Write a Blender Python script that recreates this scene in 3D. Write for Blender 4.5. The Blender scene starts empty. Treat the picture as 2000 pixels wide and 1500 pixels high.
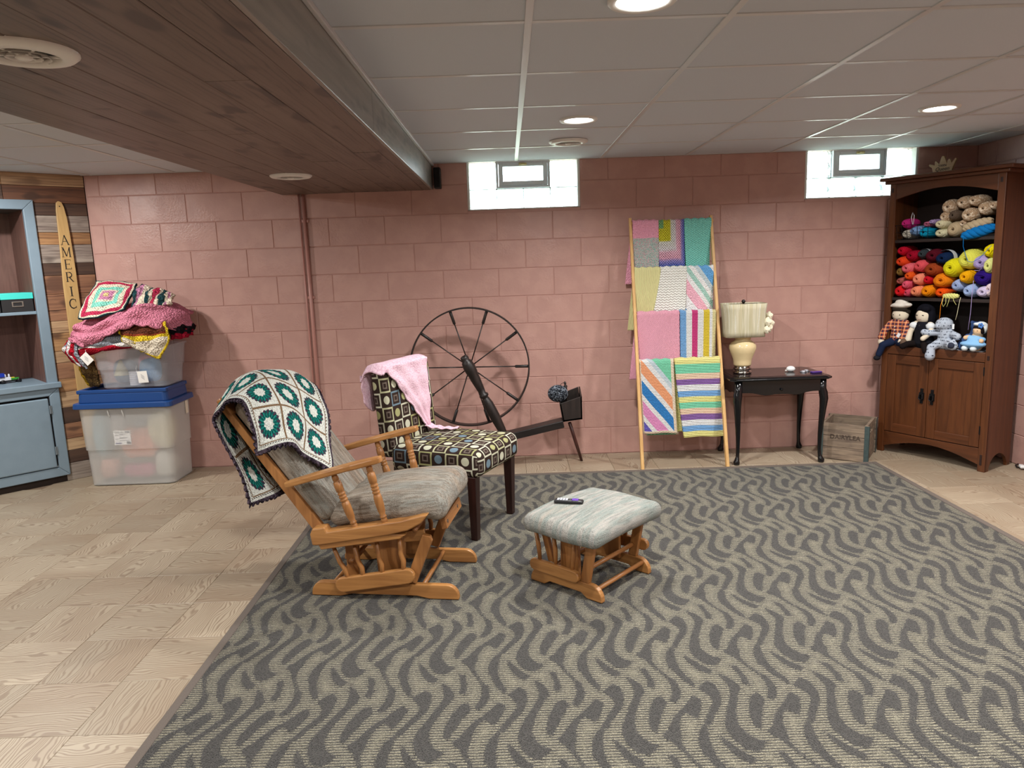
import bpy, math, random
import numpy as np
from mathutils import Vector, Matrix

scene = bpy.context.scene
COL = scene.collection
PI = math.pi
rnd = random.Random(7)

# ------------------------------------------------------------------ camera
cam_d = bpy.data.cameras.new('camera')
cam = bpy.data.objects.new('camera', cam_d)
COL.objects.link(cam)
cam_d.sensor_width = 36.0
cam_d.lens = 1417.65 * 36.0 / 2000.0
cam_d.clip_start = 0.05
cam.location = (-0.7465, -5.3929, 1.4729)
cam.rotation_euler = (1.4035, 0.0338, -0.0067)
scene.camera = cam

# ------------------------------------------------------------------ daylight and exposure
world = bpy.data.worlds.new('overcast_sky')
scene.world = world
world.use_nodes = True
_bg = world.node_tree.nodes['Background']
_bg.inputs[0].default_value = (0.82, 0.93, 1.0, 1)
_bg.inputs[1].default_value = 9.0
scene.view_settings.view_transform = 'Standard'
scene.view_settings.look = 'None'
scene.view_settings.gamma = 1.0
scene.view_settings.use_curve_mapping = False
scene.view_settings.exposure = 0.26
LAMP_W = 26.0          # watts of one recessed ceiling lamp
CEIL = 2.179           # underside of the ceiling grid

# ------------------------------------------------------------------ materials: a small node language
def lin(v):
    v = v / 255.0
    return v / 12.92 if v <= 0.04045 else ((v + 0.055) / 1.055) ** 2.4
def C(r, g, b): return (lin(r), lin(g), lin(b), 1.0)
def H(h): return C(int(h[0:2], 16), int(h[2:4], 16), int(h[4:6], 16))

class X:
    def __init__(s, t, k): s.t = t; s.k = k
    def _m(s, op, *a): return s.t.math(op, s, *a)
    def __add__(s, o): return s._m('ADD', o)
    def __radd__(s, o): return s._m('ADD', o)
    def __sub__(s, o): return s._m('SUBTRACT', o)
    def __rsub__(s, o): return s.t.math('SUBTRACT', o, s)
    def __mul__(s, o): return s._m('MULTIPLY', o)
    def __rmul__(s, o): return s._m('MULTIPLY', o)
    def __truediv__(s, o): return s._m('DIVIDE', o)
    def frac(s): return s._m('FRACT')
    def floor(s): return s._m('FLOOR')
    def abs(s): return s._m('ABSOLUTE')
    def sin(s): return s._m('SINE')
    def gt(s, v): return s._m('GREATER_THAN', v)
    def lt(s, v): return s._m('LESS_THAN', v)
    def min(s, o): return s._m('MINIMUM', o)
    def max(s, o): return s._m('MAXIMUM', o)
    def mod(s, o): return s._m('MODULO', o)
    def pow(s, o): return s._m('POWER', o)
    def sqrt(s): return s._m('SQRT')
    def step(s, a, b):   # smooth step from a to b
        n = s.t.node('ShaderNodeMapRange'); n.interpolation_type = 'SMOOTHSTEP'
        s.t.put(n.inputs[0], s); n.inputs[1].default_value = a; n.inputs[2].default_value = b
        return X(s.t, n.outputs[0])

class T:
    def __init__(s, m):
        s.m = m; s.nt = m.node_tree; s.tc = None
    def node(s, typ): return s.nt.nodes.new(typ)
    def put(s, sock, v):
        if isinstance(v, X): s.nt.links.new(v.k, sock)
        elif v is not None:
            if isinstance(v, tuple) and sock.type == 'VECTOR' and len(v) == 4: v = v[:3]
            sock.default_value = v
    def math(s, op, *a):
        n = s.node('ShaderNodeMath'); n.operation = op
        for i, v in enumerate(a): s.put(n.inputs[i], v)
        return X(s, n.outputs[0])
    def coord(s, k='Object'):
        if s.tc is None: s.tc = s.node('ShaderNodeTexCoord')
        return X(s, s.tc.outputs[k])
    def uv(s): return s.coord('UV')
    def xyz(s, v):
        n = s.node('ShaderNodeSeparateXYZ'); s.put(n.inputs[0], v)
        return [X(s, o) for o in n.outputs]
    def vec(s, x, y, z=0.0):
        n = s.node('ShaderNodeCombineXYZ')
        for i, v in enumerate((x, y, z)): s.put(n.inputs[i], v)
        return X(s, n.outputs[0])
    def map(s, v, scale=(1, 1, 1), loc=(0, 0, 0), rot=(0, 0, 0)):
        n = s.node('ShaderNodeMapping'); s.put(n.inputs['Vector'], v)
        n.inputs['Scale'].default_value = scale; n.inputs['Rotation'].default_value = rot
        s.put(n.inputs['Location'], loc)
        return X(s, n.outputs[0])
    def rand(s):
        n = s.node('ShaderNodeObjectInfo'); return X(s, n.outputs['Random'])
    def attr(s, name):
        n = s.node('ShaderNodeAttribute'); n.attribute_name = name; return n
    def noise(s, v, scale=5.0, detail=2.0, rough=0.5, dist=0.0):
        n = s.node('ShaderNodeTexNoise'); s.put(n.inputs['Vector'], v)
        n.inputs['Scale'].default_value = scale; n.inputs['Detail'].default_value = detail
        n.inputs['Roughness'].default_value = rough; n.inputs['Distortion'].default_value = dist
        return X(s, n.outputs['Fac'])
    def white(s, v):
        n = s.node('ShaderNodeTexWhiteNoise'); n.noise_dimensions = '3D'; s.put(n.inputs['Vector'], v)
        return X(s, n.outputs['Value'])
    def wave(s, v, scale=5, dist=2.0, detail=2.0, dscale=1.0, typ='BANDS', dir='X'):
        n = s.node('ShaderNodeTexWave'); n.wave_type = typ
        if typ == 'BANDS': n.bands_direction = dir
        else: n.rings_direction = dir
        s.put(n.inputs['Vector'], v); n.inputs['Scale'].default_value = scale
        n.inputs['Distortion'].default_value = dist; n.inputs['Detail'].default_value = detail
        n.inputs['Detail Scale'].default_value = dscale
        return X(s, n.outputs['Fac'])
    def voro(s, v, scale=5, feat='F1'):
        n = s.node('ShaderNodeTexVoronoi'); n.feature = feat; s.put(n.inputs['Vector'], v)
        n.inputs['Scale'].default_value = scale
        return X(s, n.outputs['Distance'])
    def mix(s, f, a, b):
        n = s.node('ShaderNodeMix'); n.data_type = 'RGBA'
        s.put(n.inputs[0], f); s.put(n.inputs[6], a); s.put(n.inputs[7], b)
        return X(s, n.outputs[2])
    def ramp(s, f, stops, const=False):
        n = s.node('ShaderNodeValToRGB'); r = n.color_ramp
        if const: r.interpolation = 'CONSTANT'
        while len(r.elements) < len(stops): r.elements.new(0.5)
        for e, (p, c) in zip(r.elements, stops): e.position = p; e.color = c
        s.put(n.inputs[0], f)
        return X(s, n.outputs[0])
    def bands(s, f, cols):
        k = len(cols); return s.ramp(f, [(i / k, c) for i, c in enumerate(cols)], True)

MATS = {}
def mat(name, fn=None, col=None, rough=0.6, metal=0.0, spec=0.5, bump=0.0, bd=0.01, **kw):
    if name in MATS: return MATS[name]
    m = bpy.data.materials.new(name); m.use_nodes = True
    t = T(m); b = m.node_tree.nodes['Principled BSDF']
    r = {'col': col, 'rough': rough, 'metal': metal, 'spec': spec, 'bump': None, 'bs': bump, 'bd': bd}
    r.update(kw)
    if fn: r.update(fn(t))
    t.put(b.inputs['Base Color'], r['col']); t.put(b.inputs['Roughness'], r['rough'])
    t.put(b.inputs['Metallic'], r['metal']); t.put(b.inputs['Specular IOR Level'], r['spec'])
    for k, n in (('trans', 'Transmission Weight'), ('alpha', 'Alpha'), ('sheen', 'Sheen Weight'), ('coat', 'Coat Weight'),
                 ('ior', 'IOR'), ('sss', 'Subsurface Weight')):
        if k in r: t.put(b.inputs[n], r[k])
    if 'emit' in r:
        b.inputs['Emission Color'].default_value = r['emit']; b.inputs['Emission Strength'].default_value = r['es']
    if r['bump'] is not None:
        n = t.node('ShaderNodeBump'); n.inputs['Strength'].default_value = r['bs'] or 0.4
        n.inputs['Distance'].default_value = r['bd']
        t.put(n.inputs['Height'], r['bump']); t.nt.links.new(n.outputs[0], b.inputs['Normal'])
    MATS[name] = m
    return m

# ------------------------------------------------------------------ objects
def obj(name, data, parent=None, m=None):
    o = bpy.data.objects.new(name, data); COL.objects.link(o)
    if parent is not None: o.parent = parent
    if m is not None and data is not None and not data.materials: data.materials.append(m)
    return o
def tag(o, label, cat, group=None):
    o['label'] = label; o['category'] = cat
    if group: o['group'] = group
    return o
def thing(name, label, cat, loc=(0, 0, 0), rz=0.0, group=None):
    o = obj(name, None); o.location = loc; o.rotation_euler = (0, 0, rz); o.empty_display_size = 0.05
    return tag(o, label, cat, group)
def struct(name, o): o['kind'] = 'structure'; return o
def setting(name, loc=(0, 0, 0), rz=0.0):
    o = obj(name, None); o.location = loc; o.rotation_euler = (0, 0, rz); o['kind'] = 'structure'; return o
def copy_tree(o, parent=None):
    c = o.copy(); COL.objects.link(c)
    if parent is not None: c.parent = parent
    for ch in list(o.children): copy_tree(ch, c)
    return c

def mesh_from(name, V, F, smooth=False, uv=None, mats=None, midx=None):
    me = bpy.data.meshes.new(name)
    V = np.asarray(V, dtype=np.float32)
    me.from_pydata(V.tolist() if len(V) < 5 else V, [], F)
    if uv is not None:
        l = me.uv_layers.new(name='UVMap')
        uv = np.asarray(uv, dtype=np.float32)
        if len(uv) == len(V):
            idx = np.empty(len(me.loops), dtype=np.int32); me.loops.foreach_get('vertex_index', idx)
            uv = uv[idx]
        l.data.foreach_set('uv', uv.ravel())
    if smooth: me.polygons.foreach_set('use_smooth', [True] * len(me.polygons))
    if midx is not None: me.polygons.foreach_set('material_index', midx)
    me.validate(); me.update()
    return me

class MB:
    """collects boxes, prisms, tubes and lathed shapes, then links them as one mesh object"""
    def __init__(s): s.V = []; s.F = []
    def add(s, V, F):
        b = len(s.V); s.V += [tuple(v) for v in V]; s.F += [tuple(i + b for i in f) for f in F]; return s
    def box(s, c, d, M=None):
        x, y, z = (k / 2 for k in d)
        V = [Vector((sx * x, sy * y, sz * z)) for sx in (-1, 1) for sy in (-1, 1) for sz in (-1, 1)]
        if M is not None: V = [M @ v for v in V]
        V = [v + Vector(c) for v in V]
        return s.add(V, [(0, 1, 3, 2), (4, 6, 7, 5), (0, 4, 5, 1), (2, 3, 7, 6), (0, 2, 6, 4), (1, 5, 7, 3)])
    def box2(s, a, b):
        return s.box([(a[i] + b[i]) / 2 for i in range(3)], [abs(b[i] - a[i]) for i in range(3)])
    def prism(s, pts, lo, hi, plane='xz'):
        """outline pts extruded from lo to hi along the axis that plane leaves out"""
        n = len(pts)
        def P(p, h):
            return {'xz': (p[0], h, p[1]), 'xy': (p[0], p[1], h), 'yz': (h, p[0], p[1])}[plane]
        V = [P(p, lo) for p in pts] + [P(p, hi) for p in pts]
        a = sum(pts[i][0] * pts[(i + 1) % n][1] - pts[(i + 1) % n][0] * pts[i][1] for i in range(n))
        flip = (a > 0) ^ (plane == 'xz')
        f0 = tuple(range(n)); f1 = tuple(range(2 * n - 1, n - 1, -1))
        F = [f0 if not flip else f0[::-1], f1 if not flip else f1[::-1]]
        for i in range(n):
            j = (i + 1) % n; q = (i, i + n, j + n, j)
            F.append(q if not flip else q[::-1])
        return s.add(V, F)
    def lathe(s, prof, n=20, p0=(0, 0, 0), p1=None, cap=True, sx=1.0, sy=1.0):
        """profile (radius, t); t runs along z or, with p1, from p0 to p1 (t in 0..1)"""
        p0 = Vector(p0)
        if p1 is None: X_, Y_, Z_ = Vector((1, 0, 0)), Vector((0, 1, 0)), Vector((0, 0, 1))
        else:
            Z_ = Vector(p1) - p0; zn = Z_.normalized()
            up = Vector((0, 0, 1)) if abs(zn.z) < 0.9 else Vector((1, 0, 0))
            X_ = up.cross(zn).normalized(); Y_ = zn.cross(X_)
        V = []; F = []
        for r, t in prof:
            for k in range(n):
                a = 2 * PI * k / n
                V.append(p0 + X_ * (r * sx * math.cos(a)) + Y_ * (r * sy * math.sin(a)) + Z_ * t)
        m = len(prof)
        for i in range(m - 1):
            for k in range(n):
                j = (k + 1) % n
                F.append((i * n + k, i * n + j, (i + 1) * n + j, (i + 1) * n + k))
        if cap:
            F.append(tuple(range(n - 1, -1, -1))); F.append(tuple((m - 1) * n + k for k in range(n)))
        return s.add(V, F)
    def tube(s, path, r, n=8, closed=False):
        path = [Vector(p) for p in path]; m = len(path)
        rs = r if isinstance(r, (list, tuple)) else [r] * m
        V = []; F = []; up = None
        for i, p in enumerate(path):
            a = path[i - 1] if (i > 0 or closed) else p
            b = path[(i + 1) % m] if (i < m - 1 or closed) else p
            d = (b - a).normalized()
            if up is None: up = Vector((0, 0, 1)) if abs(d.z) < 0.9 else Vector((1, 0, 0))
            x = up.cross(d)
            if x.length < 1e-4: x = Vector((0, 1, 0)).cross(d)
            x.normalize(); y = d.cross(x); up = y
            for k in range(n):
                t = 2 * PI * k / n
                V.append(p + x * (rs[i] * math.cos(t)) + y * (rs[i] * math.sin(t)))
        for i in range(m if closed else m - 1):
            i2 = (i + 1) % m
            for k in range(n):
                j = (k + 1) % n
                F.append((i * n + k, i * n + j, i2 * n + j, i2 * n + k))
        if not closed:
            F.append(tuple(range(n - 1, -1, -1))); F.append(tuple((m - 1) * n + k for k in range(n)))
        return s.add(V, F)
    def ell(s, c, r, nu=16, nv=10, M=None, fn=None):
        V = []; F = []
        for i in range(nv + 1):
            ph = PI * i / nv
            for k in range(nu):
                a = 2 * PI * k / nu
                v = Vector((r[0] * math.sin(ph) * math.cos(a), r[1] * math.sin(ph) * math.sin(a), r[2] * math.cos(ph)))
                if fn: v = fn(v)
                if M is not None: v = M @ v
                V.append(v + Vector(c))
        for i in range(nv):
            for k in range(nu):
                j = (k + 1) % nu
                F.append((i * nu + k, (i + 1) * nu + k, (i + 1) * nu + j, i * nu + j))
        return s.add(V, F)
    def build(s, name, m, parent=None, smooth=False, bevel=0.0, seg=2):
        me = mesh_from(name, s.V, s.F, smooth)
        o = obj(name, me, parent, m)
        if bevel:
            b = o.modifiers.new('edge', 'BEVEL'); b.width = bevel; b.segments = seg; b.limit_method = 'ANGLE'
            b.angle_limit = math.radians(40)
            b.harden_normals = False
        if smooth == 'auto': autosmooth(o)
        return o
def autosmooth(o, ang=40):
    me = o.data
    me.polygons.foreach_set('use_smooth', [True] * len(me.polygons))
    me.set_sharp_from_angle(angle=math.radians(ang))

def rot(ax, deg): return Matrix.Rotation(math.radians(deg), 3, ax)

def rbox(d, r, n=6, bulge=0.0, noise=0.0, seed=0, uvs=1.0):
    """rounded box with box-mapped uv in metres: returns V, F, per-loop uv"""
    V = []; F = []; UV = []; idx = {}
    h = [k / 2 for k in d]
    rr = random.Random(seed)
    def line(L):
        i = max(L - r, 1e-4); inner = np.linspace(-i, i, max(2, n))
        edge = [L - r + r * math.sin(a) for a in np.linspace(0.3, PI / 2 * 0.75, 3)]
        return [-L] + [-e for e in edge[::-1]] + list(inner) + edge + [L]
    ls = [line(k) for k in h]
    def P(p):
        c = [max(-(h[i] - r), min(h[i] - r, p[i])) for i in range(3)]
        v = Vector([p[i] - c[i] for i in range(3)])
        q = Vector(c)
        if v.length > 1e-6: q = q + v.normalized() * r
        if bulge:
            k = (1 - (p[0] / h[0]) ** 2) * (1 - (p[1] / h[1]) ** 2)
            q.z += bulge * k * (1 if p[2] > 0 else -0.3 if p[2] < 0 else 0)
        return q
    for ax in range(3):
        a, b = [(1, 2), (2, 0), (0, 1)][ax]
        for sg in (-1, 1):
            A, B = ls[a], ls[b]
            def vid(i, j):
                p = [0, 0, 0]; p[ax] = sg * h[ax]; p[a] = A[i]; p[b] = B[j]
                key = tuple(round(k, 6) for k in p)
                if key not in idx: idx[key] = len(V); V.append(P(p))
                return idx[key], p
            for i in range(len(A) - 1):
                for j in range(len(B) - 1):
                    q = [vid(i, j), vid(i + 1, j), vid(i + 1, j + 1), vid(i, j + 1)]
                    if sg < 0: q = q[::-1]
                    F.append(tuple(k[0] for k in q))
                    for _, p in q:
                        if ax == 2: u = (p[0], p[1])
                        elif ax == 0: u = (p[2] * sg + h[0] * 1 if False else p[0] + (p[2] - h[2]) * -sg, p[1])
                        else: u = (p[0], p[1] + (p[2] - h[2]) * -sg)
                        UV.append((u[0] * uvs, u[1] * uvs))
    return [tuple(v) for v in V], F, UV

def sheet(name, fn, nu, nv, m, parent=None, th=0.0, su=1.0, sv=1.0, close=True, smooth=True):
    """cloth: fn(u, v) -> xyz for arrays u, v in 0..1; uv = (u*su, v*sv); th = thickness"""
    u, v = np.meshgrid(np.linspace(0, 1, nu + 1), np.linspace(0, 1, nv + 1), indexing='ij')
    P = np.stack(fn(u, v), -1)
    UV = np.stack([u * su, v * sv], -1).reshape(-1, 2)
    W = nv + 1
    I, J = np.meshgrid(np.arange(nu), np.arange(nv), indexing='ij')
    q = np.stack([I * W + J, (I + 1) * W + J, (I + 1) * W + J + 1, I * W + J + 1], -1).reshape(-1, 4)
    if th:
        du = np.gradient(P, axis=0); dv = np.gradient(P, axis=1)
        N = np.cross(du, dv); N /= np.linalg.norm(N, axis=-1, keepdims=True) + 1e-9
        P2 = P - N * th
        n = P.reshape(-1, 3).shape[0]
        V = np.concatenate([P.reshape(-1, 3), P2.reshape(-1, 3)])
        F = q.tolist() + (q[:, ::-1] + n).tolist()
        ring = [(i, 0) for i in range(nu)] + [(nu, j) for j in range(nv)] + [(i, nv) for i in range(nu, 0, -1)] + [(0, j) for j in range(nv, 0, -1)]
        rid = [i * W + j for i, j in ring]
        for a, b in zip(rid, rid[1:] + rid[:1]): F.append((b, a, a + n, b + n))
        UV = np.concatenate([UV, UV])
    else:
        V = P.reshape(-1, 3); F = q.tolist()
    me = mesh_from(name, V, F, smooth, UV)
    return obj(name, me, parent, m)

def text_mesh(txt, size, depth=0.001, bold=0.0, shear=0.0, align='CENTER'):
    cu = bpy.data.curves.new('lettering', 'FONT'); cu.body = txt; cu.size = size; cu.extrude = depth
    cu.align_x = align; cu.align_y = 'CENTER'; cu.offset = bold; cu.shear = shear; cu.resolution_u = 3
    o = bpy.data.objects.new('lettering', cu); COL.objects.link(o)
    dg = bpy.context.evaluated_depsgraph_get()
    me = bpy.data.meshes.new_from_object(o.evaluated_get(dg))
    bpy.data.objects.remove(o); bpy.data.curves.remove(cu)
    return me

# ------------------------------------------------------------------ shared materials
def m_block(t):
    p = t.coord(); r = t.rand()
    q = t.map(p, loc=t.vec(r * 31.0, r * 17.0, r * 57.0))
    n1 = t.noise(q, 9, 3); n2 = t.noise(q, 70, 3, 0.6); n3 = t.noise(q, 5, 1)
    col = t.mix(n1.step(0.35, 0.7), C(187, 146, 136), C(195, 154, 143))
    return dict(col=col, rough=t.math('ADD', n2 * 0.18, 0.30), bump=n2 * (n3.step(0.42, 0.72) * 0.9 + 0.1) + n1 * 0.3, bs=0.36, bd=0.010)
M_BLOCK = mat('pink_painted_block', m_block)
M_JOINT = mat('pink_painted_mortar', col=C(185, 144, 134), rough=0.55)
def m_tile(t):
    p = t.coord(); r = t.rand()
    q = t.map(p, loc=t.vec(r * 9.0, r * 23.0, r * 5.0))
    x, y, z = t.xyz(q)
    warp = t.noise(t.map(q, (3.0, 9.0, 1.0)), 1.0, 2) * 0.16
    ring = t.wave(t.vec(x * 0.16, y + warp, 0.0), 27, 3.6, 2.0, 0.7, 'BANDS', 'Y')
    fine = t.noise(t.map(q, (6, 190, 1)), 1.0, 3, 0.6)
    base = t.mix(r, C(156, 143, 123), C(180, 166, 144))
    big = t.noise(t.map(q, (1.5, 5, 1)), 1.0, 1)
    base = t.mix(big.step(.35, .7) * .6, base, C(150, 130, 108))
    g = ring.step(0.45, 0.95) * (fine * 1.0 + 0.4)
    col = t.mix(g * 0.62, base, C(116, 94, 74))
    col = t.mix(fine.step(0.55, 0.8) * 0.28, col, C(140, 116, 94))
    return dict(col=col, rough=0.42, bump=g * -1.0, bs=0.15, bd=0.002)
M_TILE = mat('oak_look_vinyl', m_tile)
M_SUBFLOOR = mat('subfloor', col=C(120, 100, 82), rough=0.8)
def m_ceil(t):
    p = t.coord(); n = t.noise(p, 300, 2)
    return dict(col=t.mix(n, C(201, 206, 213), C(209, 214, 221)), rough=0.85, bump=n, bs=0.2, bd=0.002)
M_CEIL = mat('ceiling_tile_white', m_ceil)
M_GRID = mat('grid_metal_white', col=C(206, 206, 206), rough=0.3)
def plank_mat(name, c1, c2, c3, knots=1.0, rough=0.5):
    def f(t):
        p = t.coord(); r = t.rand()
        q = t.map(p, loc=t.vec(r * 41.0, r * 13.0, r * 7.0))
        x, y, z = t.xyz(q)
        g = t.noise(t.map(q, (1.6, 26, 26)), 1.0, 4, 0.6, 0.6)
        k = t.noise(t.map(q, (4.5, 11, 11)), 1.0, 1)
        w = t.wave(t.map(q, (0.35, 1, 1)), 16, 5, 2, 1.0, 'BANDS', 'Y')
        col = t.mix(g.step(0.3, 0.7), c1, c2)
        col = t.mix(w.step(.55, 1.0) * g.step(.35, .75) * 0.75, col, c3)
        col = t.mix(k.step(0.60, 0.72) * knots, col, c3)
        col = t.mix(r * 0.35, col, c2)
        return dict(col=col, rough=rough, bump=g, bs=0.2, bd=0.003)
    return mat(name, f)
M_SOFFIT = plank_mat('greywash_pine', C(120, 103, 92), C(104, 88, 78), C(58, 50, 46), 0.9, 0.45)
M_FASCIA = plank_mat('greywash_pine_lit_face', C(156, 152, 142), C(126, 122, 114), C(66, 62, 58), 0.6, 0.3)  # soffit pine again, with window light on the fascia lightened into its colour
RECL = [('A4795A', '7C5540', '3E2A22'), ('7A5138', '5A3A2A', '2E2019'), ('C9A983', 'A07E5E', '5A4232'), ('A79C90', '7E7068', '4A3E38'),
        ('5C4436', '46332A', '241A16'), ('B48A5E', '8A6342', '4A3022')]
M_RECL = [plank_mat('reclaimed_wood_%d' % i, H(a), H(b), H(c), 0.8, 0.6) for i, (a, b, c) in enumerate(RECL)]

# ------------------------------------------------------------------ floor of square oak-look tiles
XR = 2.66                                   # right wall
TS = 0.311; TX0 = -2.215; TY0 = -2.0
RUG = (-1.95, 1.775, -4.75, -0.51)
floor = struct('floor', MB().box2((-6.2, -7.2, -0.06), (XR + 0.2, 0.25, -0.004)).build('floor', M_SUBFLOOR))
floor['kind'] = 'structure'
def slab(w, d, h, ch, gap):
    """thin tile, top at z=0, chamfered rim; w along x"""
    a, b = w / 2 - gap / 2, d / 2 - gap / 2
    V = []
    for z, k in ((-h, 0), (-ch, 0), (0, ch)):
        V += [(-a + k, -b + k, z), (a - k, -b + k, z), (a - k, b - k, z), (-a + k, b - k, z)]
    F = [(8, 9, 10, 11)] + [(l + i, l + (i + 1) % 4, l + 4 + (i + 1) % 4, l + 4 + i) for l in (0, 4) for i in range(4)]
    return V, F
SLABS = {}
def slab_me(w, d, h, ch, gap, name):
    k = (round(w, 3), round(d, 3), name)
    if k not in SLABS: SLABS[k] = mesh_from(name, *slab(w, d, h, ch, gap))
    return SLABS[k]
for i in range(-9, 17):
    for j in range(-9, 7):
        x0, x1 = TX0 + i * TS, TX0 + (i + 1) * TS
        y0, y1 = TY0 + j * TS, TY0 + (j + 1) * TS
        x1 = min(x1, XR); y1 = min(y1, -0.001)
        if x1 - x0 < 0.02 or y1 - y0 < 0.02 or y0 < -4.5: continue
        if x0 > RUG[0] + 0.02 and x1 < RUG[1] - 0.02 and y1 < RUG[3] - 0.02: continue
        cx, cy = (x0 + x1) / 2, (y0 + y1) / 2
        if cx - cy < -3.70: continue
        vert = (i + j) % 2 == 0
        w, d = (x1 - x0, y1 - y0) if not vert else (y1 - y0, x1 - x0)
        o = obj('floor_tile', slab_me(w, d, 0.004, 0.0012, 0.0015, 'floor_tile'), floor, M_TILE)
        o.location = (cx, cy, 0.0)
        if vert: o.rotation_euler = (0, 0, PI / 2 if (i * 3 + j) % 4 else -PI / 2)

# ------------------------------------------------------------------ concrete block walls
BW, BH = 0.4064, 0.2032
WINS = [(-2.5 * BW, -0.5 * BW), (3.5 * BW, 5.5 * BW)]
WZ0 = 1.846
wall_back = setting('wall_back')
mb = MB()
xs = [-3.76, WINS[0][0], WINS[0][1], WINS[1][0], WINS[1][1], XR + 0.2]
for k in range(5):
    z1 = WZ0 if k in (1, 3) else 2.30
    mb.box2((xs[k], 0.0040, -0.06), (xs[k + 1], 0.2, z1))
for w in WINS: mb.box2((w[0], 0.0055, 2.185), (w[1], 0.2, 2.30))
mb.build('mortar_backing', M_JOINT, wall_back)
def block(par, u0, u1, z0, z1, place):
    o = obj('block', slab_me(u1 - u0, z1 - z0, 0.006, 0.0035, 0.003, 'block'), par, M_BLOCK)
    place(o, (u0 + u1) / 2, (z0 + z1) / 2)
def place_back(o, u, z): o.location = (u, 0, z); o.rotation_euler = (PI / 2, 0, 0)
for i in range(11):
    z0, z1 = i * BH, min((i + 1) * BH, CEIL + 0.004)
    off = 0.0 if i % 2 == 0 else 0.5
    for k in range(-11, 8):
        u0, u1 = max((k + off) * BW, -3.752), min((k + 1 + off) * BW, XR)
        if u1 - u0 < 0.03: continue
        spans = [(u0, u1)]
        if z1 > WZ0 + 0.05:
            for w in WINS:
                new = []
                for a, b in spans:
                    if b <= w[0] + 0.001 or a >= w[1] - 0.001: new.append((a, b)); continue
                    if a < w[0] - 0.01: new.append((a, w[0]))
                    if b > w[1] + 0.01: new.append((w[1], b))
                spans = new
        for a, b in spans: block(wall_back, a, b, z0, z1, place_back)
wall_right = setting('wall_right')
MB().box2((XR + 0.0040, -7.2, -0.06), (XR + 0.2, 0.0, 2.30)).build('mortar_backing', M_JOINT, wall_right)
def place_right(o, u, z): o.location = (XR, -u, z); o.rotation_euler = (PI / 2, 0, -PI / 2)
for i in range(11):
    z0, z1 = i * BH, min((i + 1) * BH, CEIL + 0.004)
    off = 0.0 if i % 2 else 0.5
    for k in range(-1, 4):
        u0, u1 = max((k + off) * BW, 0.0), (k + 1 + off) * BW
        if u1 - u0 < 0.03: continue
        block(wall_right, u0, u1, z0, z1, place_right)
M_PAINT = mat('beige_wall_paint', col=C(205, 190, 176), rough=0.7)
wf = MB().box2((-6.2, -7.4, -0.06), (XR + 0.2, -7.2, 2.3)).build('wall_front', M_PAINT); wf['kind'] = 'structure'
wl_ = MB().box2((-6.2, -7.2, -0.06), (-6.0, -2.24, 2.3)).build('wall_left', M_PAINT); wl_['kind'] = 'structure'

# ------------------------------------------------------------------ corner wall of reclaimed planks, 45 degrees to the block wall
# local x runs from the corner along the wall (away from the block wall), local y points into the room
WC = Vector((-3.76, 0, 0)); WA = math.radians(225)
wall_corner = setting('wall_corner', WC, WA)
CAB = (0.337, 1.30, 0.05, 2.0)             # cabinet outer frame: s0, s1, z0, z1
mb = MB()
mb.box2((-0.15, -0.15, -0.06), (CAB[0] + 0.03, -0.006, 2.3)); mb.box2((CAB[1] - 0.03, -0.15, -0.06), (3.2, -0.006, 2.3))
mb.box2((CAB[0] + 0.03, -0.15, CAB[3] - 0.03), (CAB[1] - 0.03, -0.006, 2.3)); mb.box2((CAB[0] + 0.03, -0.15, -0.06), (CAB[1] - 0.03, -0.006, CAB[2] + 0.03))
mb.build('backing', mat('dark_backing', col=C(40, 28, 22), rough=0.9), wall_corner)
pr = random.Random(3)
z = CEIL + 0.004
while z > 0.0:
    h = pr.choice([0.075, 0.085, 0.095, 0.115, 0.13]); z0 = max(z - h, 0.0)
    if z0 < 0.03: z0 = 0.0
    s = 0.0 - pr.random() * 0.02
    s = 0.002
    while s < 1.8:
        L = pr.choice([0.35, 0.5, 0.62, 0.8, 0.95]); e = min(s + L, 1.8)
        spans = [(s, e)]
        if z0 < CAB[3] - 0.02 and z > CAB[2] + 0.02:
            spans = []
            if s < CAB[0] + 0.02: spans.append((s, min(e, CAB[0] + 0.02)))
            if e > CAB[1] - 0.02: spans.append((max(s, CAB[1] - 0.02), e))
        for a, b in spans:
            if b - a < 0.02: continue
            o = obj('plank', mesh_from('plank', *slab(b - a, z - z0, 0.010, 0.002, 0.002)), wall_corner, pr.choice(M_RECL))
            o.location = ((a + b) / 2, pr.uniform(-0.001, 0.002), (z + z0) / 2); o.rotation_euler = (-PI / 2, 0, 0)
            o.rotation_euler = (PI / 2, 0, PI)
        s = e
    z = z0

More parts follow.
